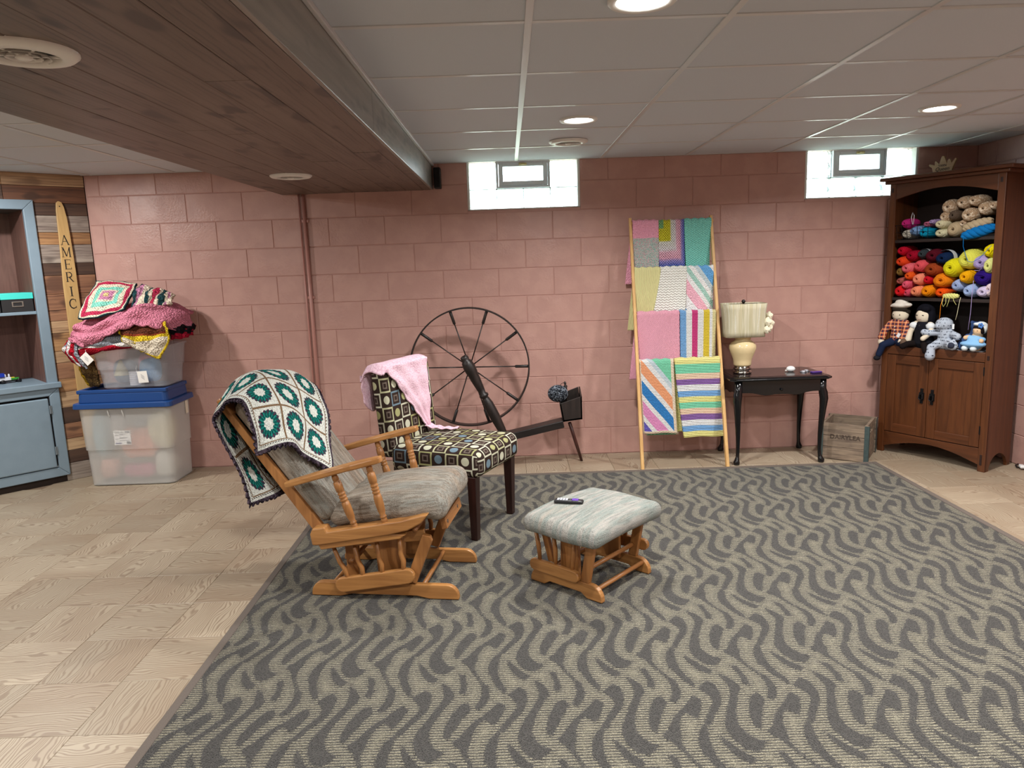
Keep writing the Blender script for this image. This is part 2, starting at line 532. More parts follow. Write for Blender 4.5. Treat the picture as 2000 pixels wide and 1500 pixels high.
# ------------------------------------------------------------------ suspended ceiling
ceiling = MB().box2((-6.2, -7.4, CEIL + 0.02), (XR + 0.2, 0.2, CEIL + 0.1)).build('ceiling', M_CEIL)
ceiling['kind'] = 'structure'
GX = [-0.6576 + 0.6096 * k for k in range(-9, 7)]
GY = [-0.0101 - 0.6096 * k for k in range(0, 13)]
tile_me = mesh_from('ceiling_tile', [(-.3, -.3, 0), (.3, -.3, 0), (.3, .3, 0), (-.3, .3, 0), (-.3, -.3, .012), (.3, -.3, .012), (.3, .3, .012), (-.3, .3, .012)],
                    [(3, 2, 1, 0), (0, 1, 5, 4), (1, 2, 6, 5), (2, 3, 7, 6), (3, 0, 4, 7)])
for a in range(len(GX) - 1):
    for b in range(8):
        cx, cy = GX[a] + 0.3048, GY[b] - 0.3048
        if cx - cy < -4.0: continue
        if -2.35 < cx - 0.31 and cx + 0.31 < -1.26: continue
        o = obj('ceiling_tile', tile_me, ceiling, M_CEIL); o.location = (cx, cy, CEIL + 0.004)
        if cx + 0.3 > XR: o.scale = ((XR - cx + 0.3) / 0.6, 1, 1); o.location.x = (cx - 0.3 + XR) / 2
        o.rotation_euler = (rnd.uniform(-.002, .002), rnd.uniform(-.002, .002), 0)
for x in GX:
    if -2.36 < x < -1.25 or x < -5.6: continue
    y1 = 0.0 if x > -3.7 else x + 3.76
    MB().box2((x - 0.012, -7.2, CEIL), (x + 0.012, y1, CEIL + 0.008)).build('grid_bar', M_GRID, ceiling, bevel=0.0015)
for y in GY:
    for x0, x1 in ((max(-6, y - 3.76), -2.3), (-1.27, XR)):
        MB().box2((x0, y - 0.012, CEIL + 0.001), (x1, y + 0.012, CEIL + 0.008)).build('grid_bar', M_GRID, ceiling, bevel=0.0015)

# ------------------------------------------------------------------ wooden soffit
SX0, SX1, SZ = -2.35, -1.262, 2.0
soffit = setting('trim_1')
MB().box2((SX0 + 0.012, -7.2, SZ + 0.012), (SX1 - 0.02, 0.0, CEIL + 0.02)).build('core', mat('soffit_core', col=C(60, 48, 42)), soffit)
lanes = [SX0, -2.22, -2.09, -1.96, -1.835, -1.71, -1.58, -1.45, -1.33, SX1 - 0.016]
pr = random.Random(11)
for a, b in zip(lanes, lanes[1:]):
    y = 0.0
    while y > -6.5:
        L = pr.choice([1.2, 1.6, 2.0, 2.4]) if y < 0 else pr.uniform(0.5, 1.8)
        L = min(L, y + 6.5 + 0.3)
        o = obj('plank', mesh_from('plank', *slab(L, b - a, 0.014, 0.002, 0.0015)), soffit, M_SOFFIT)
        o.location = ((a + b) / 2, y - L / 2, SZ + pr.uniform(-0.0012, 0.0012)); o.rotation_euler = (PI, 0, PI / 2)
        y -= L
for (ya, yb) in ((0.0, -2.35), (-2.352, -5.0), (-5.002, -7.2)):
    o = MB().box2((-(ya - yb) / 2, -0.008, -0.088), ((ya - yb) / 2, 0.008, 0.088)).build('fascia_board', M_FASCIA, soffit, bevel=0.002)
    o.location = (SX1 - 0.008, (ya + yb) / 2, SZ + 0.089); o.rotation_euler = (0, 0, PI / 2)
    o = MB().box2((-(ya - yb) / 2, -0.008, -0.088), ((ya - yb) / 2, 0.008, 0.088)).build('fascia_board', M_FASCIA, soffit, bevel=0.002)
    o.location = (SX0 + 0.008, (ya + yb) / 2, SZ + 0.089); o.rotation_euler = (0, 0, PI / 2)
MB().box2((SX1, -7.2, CEIL - 0.014), (SX1 + 0.016, 0, CEIL + 0.004)).build('edge_strip', M_GRID, soffit, bevel=0.003)
MB().box2((SX0 - 0.016, -7.2, CEIL - 0.014), (SX0, 0, CEIL + 0.004)).build('edge_strip', M_GRID, soffit, bevel=0.003)

# ------------------------------------------------------------------ glass block windows with a vent sash
def m_glass(t):
    p = t.coord()
    n = t.wave(p, 9, 9, 2, 1.2, 'RINGS', 'Y')
    return dict(col=C(240, 250, 250), rough=0.12, trans=1.0, ior=1.25, bump=n, bs=0.8, bd=0.03)
M_GLASS0 = mat('glass_block', m_glass)
def open_glass(m, fac):
    nt = m.node_tree; out = [n for n in nt.nodes if n.type == 'OUTPUT_MATERIAL'][0]
    b = nt.nodes['Principled BSDF']; tr = nt.nodes.new('ShaderNodeBsdfTransparent'); mx = nt.nodes.new('ShaderNodeMixShader')
    mx.inputs[0].default_value = fac
    nt.links.new(b.outputs[0], mx.inputs[1]); nt.links.new(tr.outputs[0], mx.inputs[2]); nt.links.new(mx.outputs[0], out.inputs[0])
open_glass(M_GLASS0, 0.5)
M_PANE = mat('textured_pane', lambda t: dict(col=C(235, 245, 250), rough=0.3, trans=1.0, ior=1.2, bump=t.noise(t.coord(), 160, 2), bs=0.8, bd=0.01))
open_glass(M_PANE, 0.5)
M_VINYL = mat('grey_vinyl', col=C(216, 228, 234), rough=0.45)
M_MORT = mat('white_mortar', col=C(226, 232, 228), rough=0.8)
for k, (wx0, wx1) in enumerate(WINS):
    w = setting('window_%d' % (k + 1), ((wx0 + wx1) / 2, 0.0, WZ0))
    W = wx1 - wx0; zt = CEIL - WZ0 + 0.006; zr = 0.150; yb = 0.055
    mb = MB()
    for sx in (-1, 1): mb.box2((sx * W / 2, 0.004, 0), (sx * (W / 2 - 0.016), 0.19, zt))
    mb.box2((-W / 2, 0.004, 0), (W / 2, 0.19, 0.008))
    mb.build('mortar_frame', M_MORT, w, bevel=0.003)
    MB().box2((-W / 2, -0.002, -0.024), (W / 2, 0.05, -0.001)).build('sill', M_JOINT, w, bevel=0.004)
    cw = (W - 0.032) / 4
    cells = [(i, 0.008, zr) for i in range(4)] + [(0, zr, zt), (3, zr, zt)]
    for i, z0, z1 in cells:
        x0 = -W / 2 + 0.016 + i * cw
        V, F, UV = rbox((cw - 0.005, 0.08, z1 - z0 - 0.005), 0.008, 3)
        o = obj('glass_block', mesh_from('glass_block', V, F, True), w, M_GLASS0); o.location = (x0 + cw / 2, yb + 0.04, (z0 + z1) / 2)
    mb = MB()
    for i in range(1, 4): mb.box2((-W / 2 + 0.016 + i * cw - 0.0022, yb + 0.012, 0), (-W / 2 + 0.016 + i * cw + 0.0022, yb + 0.07, zr if i == 2 else zt))
    mb.box2((-W / 2, yb + 0.012, zr - 0.002), (W / 2, yb + 0.07, zr + 0.002))
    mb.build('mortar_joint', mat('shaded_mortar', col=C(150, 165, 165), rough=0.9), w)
    x0, x1 = -cw, cw
    def ring(mb, a, b, c, d, t, y0, y1):
        mb.box2((a, y0, c), (a + t, y1, d)); mb.box2((b - t, y0, c), (b, y1, d))
        mb.box2((a + t, y0, c), (b - t, y1, c + t)); mb.box2((a + t, y0, d - t), (b - t, y1, d))
    mb = MB(); ring(mb, x0 + .002, x1 - .002, zr + .002, zt, 0.014, 0.03, 0.1); mb.build('vent_frame', M_VINYL, w, bevel=0.002)
    mb = MB(); ring(mb, x0 + .018, x1 - .018, zr + .018, zt - .004, 0.032, 0.036, 0.075); sash = mb.build('vent_sash', M_VINYL, w, bevel=0.003)
    MB().box2((x0 + .045, .055, zr + .045), (x1 - .045, .060, zt - .03)).build('pane', M_PANE, sash)
    MB().box2((-.028, .022, zt - .030), (.028, .040, zt - .014)).box2((-.012, .012, zt - .028), (.012, .03, zt - .018)).build('latch', mat('brass_latch', col=C(200, 190, 140), rough=.35, metal=.6), sash, bevel=.002)
# ground and a shrub outside, seen through the glass
outside = MB().box2((-8, 0.5, 1.55), (8, 9, 1.6)).build('ground', mat('lawn', lambda t: dict(col=t.mix(t.noise(t.coord(), 30), C(150, 165, 120), C(205, 205, 180)), rough=.9)))
outside['kind'] = 'structure'
def shrub(x, y, z, label, seed):
    r = random.Random(seed); mb = MB()
    root = thing('shrub', label, 'shrub', (x, y, z))
    st = MB()
    for k in range(9):
        a = r.uniform(0, 6.28); st.tube([(0, 0, 0), (.1 * math.cos(a), .1 * math.sin(a), .25), (.3 * math.cos(a), .3 * math.sin(a), .6)], [.01, .008, .004], 5)
    st.build('stem', mat('bark', col=C(110, 90, 70)), root)
    for k in range(420):
        c = Vector((r.gauss(0, .22), r.gauss(0, .18), .45 + r.gauss(0, .2)))
        if c.z < .08: continue
        M = Matrix.Rotation(r.uniform(0, 6.28), 3, 'Z') @ Matrix.Rotation(r.uniform(-1, 1), 3, 'X')
        mb.add([M @ Vector(v) + c for v in ((-.03, 0, 0), (0, -.014, .004), (.035, 0, 0), (0, .014, .004))], [(0, 1, 2, 3)])
    o = mb.build('foliage', mat('leaf', col=C(96, 150, 60), rough=.5), root); o['kind'] = 'stuff'
shrub(-0.28, 1.15, 1.6, 'green shrub outside the right glass block of the window by the soffit', 5)

# ------------------------------------------------------------------ recessed lamps and round vents
M_WHITE = mat('white_plastic', col=C(232, 230, 224), rough=0.4)
M_LENS = mat('lamp_lens', col=C(255, 255, 255), emit=(1.0, 0.97, 0.92, 1), es=14.0)
def ceiling_lamp(x, y, label, watts=LAMP_W, spread=158):
    t = thing('recessed_light', label, 'ceiling light', (x, y, CEIL), 0, 'recessed ceiling lights')
    MB().lathe([(.098, .004), (.098, -.003), (.094, -.007), (.076, -.006), (.072, 0.0), (.072, .004)], 32, cap=False).build('trim_ring', M_WHITE, t, True)
    MB().lathe([(.073, .003), (.073, .001), (.05, -.002), (.02, -.0035), (.001, -.0035)], 28).build('lens', M_LENS, t, True)
    l = bpy.data.lights.new('lamp_glow', 'AREA'); l.shape = 'DISK'; l.size = 0.14; l.energy = watts; l.color = (1.0, 0.975, 0.945); l.spread = math.radians(spread)
    o = obj('lamp_glow', l, t); o.location = (0, 0, -0.009)
    return t
for x, y, lab in ((-0.354, -1.489, 'lit round recessed light above the spinning wheel'), (1.513, -1.474, 'lit round recessed light near the bookcase'),
                  (-0.344, -3.221, 'lit round recessed light at the top edge of the photo'), (1.513, -3.22, 'lit recessed light above the rug front right'),
                  (-0.35, -5.0, 'lit recessed light behind the camera'), (1.513, -5.0, 'lit recessed light behind the camera on the right'),
                  (-3.85, -1.12, 'lit recessed light left of the soffit near the storage bins'), (-3.4, -3.3, 'added unseen light left of the soffit over the bare floor'),  # the lamp over the bare floor is added to brighten the left ceiling
                  (-3.4, -5.0, 'lit recessed light left of the soffit behind the camera')):
    ceiling_lamp(x, y, lab, *((27.0 if y > -2 else 33.0, 180) if x < -3.0 else ()))
M_DARK = mat('vent_dark', col=C(22, 22, 24), rough=.8)
def vent(x, y, z, label):
    t = thing('round_vent', label, 'vent', (x, y, z), 0, 'round ceiling vents')
    MB().lathe([(.118, .002), (.118, -.004), (.108, -.012), (.082, -.016), (.074, -.010), (.072, .001)], 36, cap=False).build('rim', M_WHITE, t, True)
    MB().lathe([(.076, .0005), (.001, .0005)], 28, cap=False).build('throat', M_DARK, t)
    for r in (.054, .036):
        MB().lathe([(r + .003, -.016), (r - .004, -.008), (r - .002, -.007), (r + .004, -.015)], 28, cap=False).build('louvre', M_WHITE, t, True)
    MB().lathe([(.017, -.008), (.019, -.016), (.012, -.020), (.001, -.021)], 20).build('cone', M_WHITE, t, True)
    mb = MB()
    for k in range(3): mb.box((0, 0, -.010), (.148, .006, .004), rot('Z', 60 * k + 20))
    mb.build('strut', M_WHITE, t)
    return t
vent(-1.869, -3.568, SZ, 'round white vent on the wooden soffit at the top left corner')
vent(-1.967, -1.087, SZ, 'round white vent on the wooden soffit near the pink wall')
vent(-0.35, -0.811, CEIL, 'round white vent in the white ceiling above the glass block window')

# ------------------------------------------------------------------ rug with woven wave pattern (the pattern is a distance field stored on the vertices)
CAMR = np.array(Matrix.Rotation(-0.0067, 3, 'Z') @ Matrix.Rotation(0.0338, 3, 'Y') @ Matrix.Rotation(1.4035, 3, 'X'))
def floor_pt(px, py):      # survey of the repeat: where a mark read off the photograph lies on the floor
    d = CAMR @ np.array([(px - 1000) / 1417.65, (750 - py) / 1417.65, -1.0]); k = -1.4729 / d[2]
    return (-0.7465 + d[0] * k, -5.3929 + d[1] * k)
SHAPES = [
 [(350,110),(430,40),(480,20),(510,60),(505,180),(540,230),(640,330),(740,410),(820,450),(870,520),(910,600),(900,700),(850,770),(790,750),(820,640),(810,560),(770,470),(700,395),(600,315),(500,225),(430,165)],
 [(360,290),(440,310),(490,400),(540,480),(550,570),(480,545),(470,450),(410,360)],
 [(180,420),(280,470),(380,550),(410,620),(350,720),(330,800),(280,930),(270,1080),(300,1180),(380,1270),(480,1345),(600,1370),(560,1440),(480,1510),(330,1470),(200,1350),(130,1230),(120,1120),(160,1000),(210,870),(250,770),(290,680),(290,600),(240,510)],
 [(570,720),(640,690),(720,770),(680,850),(640,960),(610,1080),(580,1190),(520,1140),(490,1030),(500,900),(530,800)],
 [(1100,680),(1200,740),(1190,880),(1150,990),(1090,950),(1000,910),(930,950),(900,1050),(890,1200),(910,1290),(800,1310),(720,1270),(690,1220),(760,1170),(800,1070),(860,960),(960,860),(1040,760)],
 [(1180,570),(1290,470),(1400,530),(1460,640),(1480,760),(1440,860),(1380,950),(1340,1080),(1270,1080),(1300,980),(1350,850),(1390,760),(1350,680),(1260,620)],
 [(1260,1080),(1290,1130),(1280,1250),(1290,1380),(1340,1500),(1260,1510),(1210,1380),(1190,1290),(1200,1180)],
 [(740,60),(820,60),(840,180),(900,300),(980,390),(1060,460),(1130,560),(1080,530),(960,445),(860,355),(780,250),(730,150)],
 [(960,100),(1060,165),(1200,250),(1345,315),(1320,365),(1230,330),(1120,270),(1020,180)]]
PX, PY = 0.326, 0.468
NX, NY = 32, 46
gx, gy = np.meshgrid((np.arange(NX)) / NX * PX, (np.arange(NY)) / NY * PY, indexing='ij')
field = np.full(gx.shape, 1.0)
for sh in SHAPES:
    P = np.array([floor_pt(1200 + a / 7.143, 1270 + b / 7.143) for a, b in sh]) + np.array([0.32, 2.94])
    P -= np.floor(P.mean(0) / (PX, PY)) * (PX, PY)
    for ox in (-1, 0, 1):
        for oy in (-1, 0, 1):
            Q = P + (ox * PX, oy * PY)
            d = np.full(gx.shape, 9.0); ins = np.zeros(gx.shape, bool)
            for (x0, y0), (x1, y1) in zip(Q, np.roll(Q, -1, 0)):
                ex, ey = x1 - x0, y1 - y0
                t = np.clip(((gx - x0) * ex + (gy - y0) * ey) / (ex * ex + ey * ey + 1e-12), 0, 1)
                d = np.minimum(d, np.hypot(gx - x0 - t * ex, gy - y0 - t * ey))
                c = ((y0 > gy) != (y1 > gy)) & (gx < ex * (gy - y0) / (ey + 1e-12) + x0)
                ins ^= c
            field = np.minimum(field, np.where(ins, -d, d))
def m_rug(t):
    a = t.attr('weave'); f = X(t, a.outputs['Fac'])
    p = t.coord(); x, y, z = t.xyz(p)
    rib = (((y + (t.noise(p, 60, 1) - 0.5) * 0.006) * (2 * PI / 0.0125)).sin() * 0.5 + 0.5)
    n = t.noise(p, 300, 1, 0.7).step(0.34, 0.66); n2 = t.noise(p, 150, 1)
    n3 = t.noise(p, 6, 2)
    edge = f - 0.0045 + (n - 0.5) * 0.005
    dark = 1.0 - edge.step(-0.003, 0.004)
    near = 1.0 - f.step(0.012, 0.050)
    ribd = near * rib.step(0.4, 0.65) * (1.0 - dark)
    lightc = t.mix(n, C(100, 97, 83), C(168, 163, 140))
    lightc = t.mix(n3 * 0.25, lightc, C(138, 128, 112))
    darkc = t.mix(n, C(44, 43, 42), C(82, 80, 76))
    col = t.mix(t.math('MINIMUM', dark + ribd * 0.95, 1.0), lightc, darkc)
    return dict(col=col, rough=0.95, spec=0.1, bump=n * 0.7 + n2 * 0.4 - ribd * 0.6, bs=0.8, bd=0.006, sheen=0.15)
M_RUG = mat('woven_rug', m_rug)
x0, x1, y0, y1 = RUG
rug = thing('area_rug', 'large taupe rug with charcoal wave pattern on the wood-look floor', 'rug', ((x0 + x1) / 2, (y0 + y1) / 2, 0.0))
ccx, ccy = (x0 + x1) / 2, (y0 + y1) / 2
dx, dy = PX / NX, PY / NY
ix0, ix1 = math.ceil((x0 + .03 + .32) / dx), math.floor((x1 - .03 + .32) / dx)
iy0, iy1 = math.ceil((y0 + .03 + 2.94) / dy), math.floor((y1 - .03 + 2.94) / dy)
ii, jj = np.meshgrid(np.arange(ix0, ix1 + 1), np.arange(iy0, iy1 + 1), indexing='ij')
V = np.stack([ii * dx - .32 - ccx, jj * dy - 2.94 - ccy, np.full(ii.shape, 0.011)], -1).reshape(-1, 3)
W = iy1 - iy0 + 1; I, J = np.meshgrid(np.arange(ix1 - ix0), np.arange(iy1 - iy0), indexing='ij')
q = np.stack([I * W + J, (I + 1) * W + J, (I + 1) * W + J + 1, I * W + J + 1], -1).reshape(-1, 4)
me = mesh_from('pile', V, q.tolist())
at = me.attributes.new('weave', 'FLOAT', 'POINT'); at.data.foreach_set('value', field[ii % NX, jj % NY].astype(np.float32).ravel())
obj('pile', me, rug, M_RUG)
M_BIND = mat('rug_binding', lambda t: dict(col=t.mix(t.noise(t.coord(), 300), C(84, 76, 70), C(112, 102, 94)), rough=.9))
hw, hd = (x1 - x0) / 2, (y1 - y0) / 2
for a, b in (((-hw, -hd, .001), (-hw + .034, hd, .0135)), ((hw - .034, -hd, .001), (hw, hd, .0135)), ((-hw + .034, hd - .034, .001), (hw - .034, hd, .0135)), ((-hw + .034, -hd, .001), (hw - .034, -hd + .034, .0135))):
    MB().box2(a, b).build('binding', M_BIND, rug, bevel=.004)
RZ = 0.0136      # things on the rug stand this high

# ------------------------------------------------------------------ woods and fabrics
def wood(name, c1, c2, rough=0.35, axis=0, scale=1.0, coat=0.0):
    def f(t):
        p = t.coord(); sc = [30.0, 30.0, 30.0]; sc[axis] = 2.2
        q = t.map(p, tuple(k * scale for k in sc)); n = t.noise(q, 1.0, 4, 0.6, 0.8); n2 = t.noise(p, 3, 2)
        return dict(col=t.mix(n.step(0.3, 0.75) * 0.8 + n2 * 0.15, c1, c2), rough=rough, coat=coat, bump=n, bs=0.08, bd=0.002)
    return mat(name, f)
OAK = wood('honey_oak', C(186, 134, 78), C(142, 94, 50), 0.35)
OAKZ = wood('honey_oak_upright', C(176, 122, 70), C(130, 84, 44), 0.35, 2)
OAKY = wood('honey_oak_cross', C(172, 118, 68), C(130, 84, 46), 0.35, 1)
def m_cush(t):
    p = t.coord(); x, y, z = t.xyz(p)
    n = t.noise(t.map(p, (9, 100, 100)), 1.0, 4, 0.7, 0.4); n2 = t.noise(p, 320, 2).step(.3, .7); n3 = t.noise(t.map(p, (1.2, 9, 9)), 1.0, 2)
    col = t.ramp(n3, [(0.3, C(176, 160, 142)), (0.45, C(170, 161, 149)), (0.6, C(148, 152, 147)), (0.75, C(164, 142, 124))])
    col = t.mix(n.step(0.42, 0.62) * 0.7, col, C(92, 78, 66))
    return dict(col=t.mix(n2 * 0.3, col, C(206, 192, 172)), rough=0.95, spec=0.1, bump=n * 1.2 + n2 * .6, bs=0.8, bd=0.006)
M_CUSH = mat('woven_tweed', m_cush)
def rail_pts(xa, xb, h, r, arch=0.0):
    """board outline: rounded upper ends, slight arch under it"""
    pts = [(xa, 0.0)]
    for k in range(7): a = PI - PI / 2 * k / 6; pts.append((xa + r + r * math.cos(a), h - r + r * math.sin(a)))
    for k in range(7): a = PI / 2 - PI / 2 * k / 6; pts.append((xb - r + r * math.cos(a), h - r + r * math.sin(a)))
    pts.append((xb, 0.0)); L = xb - xa
    pts += [(xb - .2 * L, 0.0), (xb - .28 * L, arch), (xa + .28 * L, arch), (xa + .2 * L, 0.0)]
    return pts
def slope_board(xa, za, xb, zb, hh):
    """sloping board with round ends: centre line a..b, half height hh"""
    d = Vector((xb - xa, zb - za)).normalized(); n = Vector((-d.y, d.x)); pts = []
    for k in range(9): a = PI / 2 + PI * k / 8; pts.append(tuple(Vector((xa, za)) + (d * math.cos(a) + n * math.sin(a)) * hh))
    for k in range(9): a = -PI / 2 + PI * k / 8; pts.append(tuple(Vector((xb, zb)) + (d * math.cos(a) + n * math.sin(a)) * hh))
    return pts
TURN = [(.011, 0), (.0135, .06), (.0135, .10), (.010, .115), (.0150, .13), (.0150, .145), (.011, .16), (.0165, .24), (.0185, .34), (.0185, .44), (.0165, .5), (.0125, .515), (.017, .53), (.017, .555), (.0125, .57),
        (.017, .585), (.017, .61), (.0125, .625), (.017, .64), (.017, .665), (.0125, .68), (.0175, .70), (.0185, .78), (.0165, .86), (.011, .875), (.014, .89), (.014, .93), (.011, 1.0)]
def cushion(d, r, bulge=.0, fn=None, n=10):
    V, F, UV = rbox(d, r, n, bulge)
    if fn: V = [fn(Vector(v)) for v in V]
    return mesh_from('cushion', V, F, True, UV)

# ------------------------------------------------------------------ glider rocking chair
g = thing('glider_chair', 'honey oak glider rocking chair with tweed cushions under a teal granny square blanket', 'rocking chair', (-1.313, -2.14, RZ), math.radians(-8.6))
for s in (-1, 1):
    y = s * .2
    MB().prism(rail_pts(-.34, .34, .066, .055, .012), y - .014, y + .014).build('base_rail', OAK, g, bevel=.004)
    MB().prism([(-.175, .05), (-.125, .05), (-.12, .27), (-.185, .27)], y + s * -.032 - .012, y + s * -.032 + .012).build('post', OAKZ, g, bevel=.003)
    MB().prism([(-.03, .05), (.085, .05), (.10, .285), (-.045, .285)], y + s * -.032 - .012, y + s * -.032 + .012).build('post', OAKZ, g, bevel=.003)
    MB().box((.02, s * .168, .265), (.34, .022, .05), rot('Y', -6)).build('upper_base_rail', OAK, g, bevel=.003)
    ys = s * .238
    sw = MB().prism(slope_board(-.178, .068, .12, .118, .034), ys - .013, ys + .013).build('swing_board', OAK, g, bevel=.005)
    for (xa, za, xb, zb) in ((-.150, .09, -.219, .255), (-.081, .10, -.119, .265), (.006, .118, -.012, .285), (.103, .135, .093, .30)):
        MB().tube([(xa, ys, za - .01), ((xa * .7 + xb * .3) + .006, ys, za * .7 + zb * .3), ((xa + xb) / 2 - .002, ys, (za + zb) / 2), (xb, ys, zb + .01)], [.0095, .0115, .0105, .0085], 10).build('slat', OAKZ, g, True)
    yr = s * .262
    MB().prism([(-.292, .318), (-.285, .268), (-.26, .268), (.06, .322), (.15, .345), (.21, .378), (.242, .418), (.21, .413), (.12, .388), (-.215, .332), (-.225, .352), (-.28, .344)], yr - .03, yr + .03).build('seat_rail', OAK, g, bevel=.006)
    MB().prism([(-.262, .272), (-.25, .246), (.11, .304), (.14, .325), (.06, .325)], yr - .022, yr + .022).build('seat_apron', OAK, g, bevel=.004)
    MB().prism([(.105, .085), (.15, .07), (.232, .27), (.226, .292), (.19, .30)], s * .205 - .013, s * .205 + .013).build('swing_arm', OAKZ, g, bevel=.004)
    ya = s * .284
    arm = []
    tl, W_ = .452, Vector((.434, .118)).normalized()
    nA = Vector((-W_.y, W_.x))
    V = []; F = []
    ks = 14
    for k in range(ks + 1):
        u = k / ks; wd = .022 + .012 * math.sin(PI * min(1, u * 1.05)) + (.006 if u > .7 else 0)
        if k == ks: wd *= .72
        if k == 0: wd *= .8
        c = Vector((-.385, .540)) + W_ * tl * u + nA * (.004 * math.sin(PI * u))
        for yy, hh in ((-wd, -.013), (wd, -.013), (wd, .013), (-wd, .013)):
            q_ = c + nA * hh; V.append((q_.x, ya + yy, q_.y))
        if k: a = 4 * (k - 1); F += [(a + j, a + (j + 1) % 4, a + 4 + (j + 1) % 4, a + 4 + j) for j in range(4)]
    F += [(3, 2, 1, 0), (4 * ks, 4 * ks + 1, 4 * ks + 2, 4 * ks + 3)]
    F = [f[::-1] for f in F]
    mb = MB(); mb.add(V, F); mb.build('armrest', OAK, g, bevel=.006)
    for (xb, zb, xt, zt) in ((-.088, .345, -.165, .592), (.045, .372, -.008, .635)):
        MB().lathe(TURN, 14, (xb, s * .265, zb - .01), (xt, ya, zt)).build('spindle', OAKZ, g, True)
    MB().prism([(-.285, .30), (-.235, .318), (-.67, .90), (-.695, .885)], s * .228 - .012, s * .228 + .012).build('back_post', OAKZ, g, bevel=.004)
mb = MB()
for k in range(5): MB().prism([(-.262, .33), (-.245, .34), (-.66, .885), (-.675, .875)], -.14 + k * .07 - .011, -.14 + k * .07 + .011).build('back_slat', OAKZ, g, bevel=.003)
MB().box((-.662, 0, .872), (.03, .48, .09), rot('Y', -36)).build('crest_rail', OAKY, g, bevel=.008)
for (x, z, w) in ((.175, .052, .2), (-.24, .052, .2), (-.15, .16, .2), (.17, .335, .26), (.02, .16, .17)):
    MB().tube([(x, -w, z), (x, w, z)], .0105, 12).build('stretcher', OAKY, g, True)
MB().box((.265, 0.02, .318), (.028, .30, .05), rot('Y', -12)).build('front_rail', OAKY, g, bevel=.003)
for s in (-1, 1): MB().lathe([(.009, 0), (.009, .004), (.006, .006), (.001, .006)], 12, (.279, s * .1, .322), (.289, s * .1, .324)).build('bolt', mat('steel', col=C(150, 150, 150), metal=1, rough=.35), g, True)
MB().prism([(.19, .25), (.235, .25), (.27, .30), (.24, .30)], .13, .155).build('bracket', OAKZ, g, bevel=.003)
MB().box((-.02, 0, .335), (.42, .47, .016), rot('Y', -11)).build('seat_board', OAK, g)
# cushions
def seatfn(v):
    u = (v.x + .275) / .55
    flare = 1.0 + .13 * (1 / (1 + math.exp(-(u - .62) * 26)))
    z = v.z * (1 + .28 * math.sin(PI * max(0, min(1, u))) * (v.z > 0)) + (-.012 if u > .9 and v.z < 0 else 0)
    return Vector((v.x, v.y * flare, z + .004 * math.sin(v.y * 14 + v.x * 9)))
o = obj('seat_cushion', cushion((.55, .46, .105), .048, .016, seatfn, 12), g, M_CUSH); o.location = (.035, 0, .404); o.rotation_euler = (0, math.radians(-8), 0)
def backfn(v):
    ch = abs(math.sin((v.y / .46 + .5) * PI * 3)) ** .5
    v2 = Vector(v)
    if v.z > 0: v2.z = v.z * (.72 + .34 * ch)
    return v2
o = obj('back_cushion', cushion((.66, .47, .115), .045, .0, backfn, 30), g, M_CUSH); o.location = (-.408, 0, .635); o.rotation_euler = (0, math.radians(54), 0)

# ------------------------------------------------------------------ matching ottoman
ot = thing('glider_ottoman', 'small oak glider ottoman with striped grey-green pad on the rug', 'ottoman', (-.403, -2.2025, RZ), math.radians(-42.5))
for s in (-1, 1):
    y = s * .188
    MB().prism(rail_pts(-.2, .2, .07, .06, .02), y - .013, y + .013).build('base_rail', OAK, ot, bevel=.004)
    MB().prism(slope_board(-.16, .092, .065, .092, .027) if s < 0 else slope_board(-.065, .115, .15, .125, .027), y + s * .024 - .012, y + s * .024 + .012).build('swing_board', OAK, ot, bevel=.005)
    for (xa, xb) in ((-.135, -.165), (-.045, -.06), (.045, .055)):
        MB().tube([(xa, y + s * .018, .10), ((xa + xb) / 2 + .006, y + s * .016, .18), (xb, y + s * .012, .262)], [.008, .011, .008], 10).build('slat', OAKZ, ot, True)
    MB().prism([(-.05, .05), (.055, .05), (.05, .27), (-.045, .27)], y - s * .03 - .01, y - s * .03 + .01).build('post', OAKZ, ot, bevel=.003)
    MB().prism([(.085, .07), (.13, .07), (.165, .255), (.12, .255)], y - .012, y + .012).build('swing_arm', OAKZ, ot, bevel=.004)
    MB().prism([(-.12, .1), (-.085, .1), (-.13, .255), (-.165, .255)], y - s * .028 - .01, y - s * .028 + .01).build('swing_arm', OAKZ, ot, bevel=.004)
    MB().box((0, y - s * .002, .264), (.36, .04, .026)).build('top_rail', OAK, ot, bevel=.005)
for (x, z) in ((.165, .05), (.11, .125), (-.14, .05)):
    MB().tube([(x, -.18, z), (x, .18, z)], .0105, 12).build('stretcher', OAKY, ot, True)
def m_pad(t):
    x, y, z = t.xyz(t.coord()); p = t.coord()
    n = t.noise(t.vec(y * 9.0, x * 90.0, z * 90.0), 1.0, 4, .7); n2 = t.noise(p, 300, 2).step(.3, .7); n3 = t.noise(t.vec(y * 2.5, x * 22.0, 0.0), 1.0, 3)
    col = t.ramp(n3, [(.30, C(160, 152, 142)), (.45, C(126, 140, 136)), (.55, C(164, 160, 154)), (.66, C(118, 134, 134)), (.8, C(156, 144, 136))])
    col = t.mix(n.step(.45, .65) * .55, col, C(84, 86, 84))
    return dict(col=t.mix(n2 * .35, col, C(196, 192, 182)), rough=.95, spec=.1, bump=n * .5 + n2, bs=.6, bd=.004)
M_PAD = mat('striped_tweed', m_pad)
o = obj('pad', cushion((.42, .54, .085), .04, .012, lambda v: Vector((v.x, v.y, v.z - .012 * (v.y / .27) ** 2 + .003 * math.sin(v.x * 20 + v.y * 9))), 10), ot, M_PAD); o.location = (.025, -.012, .312)
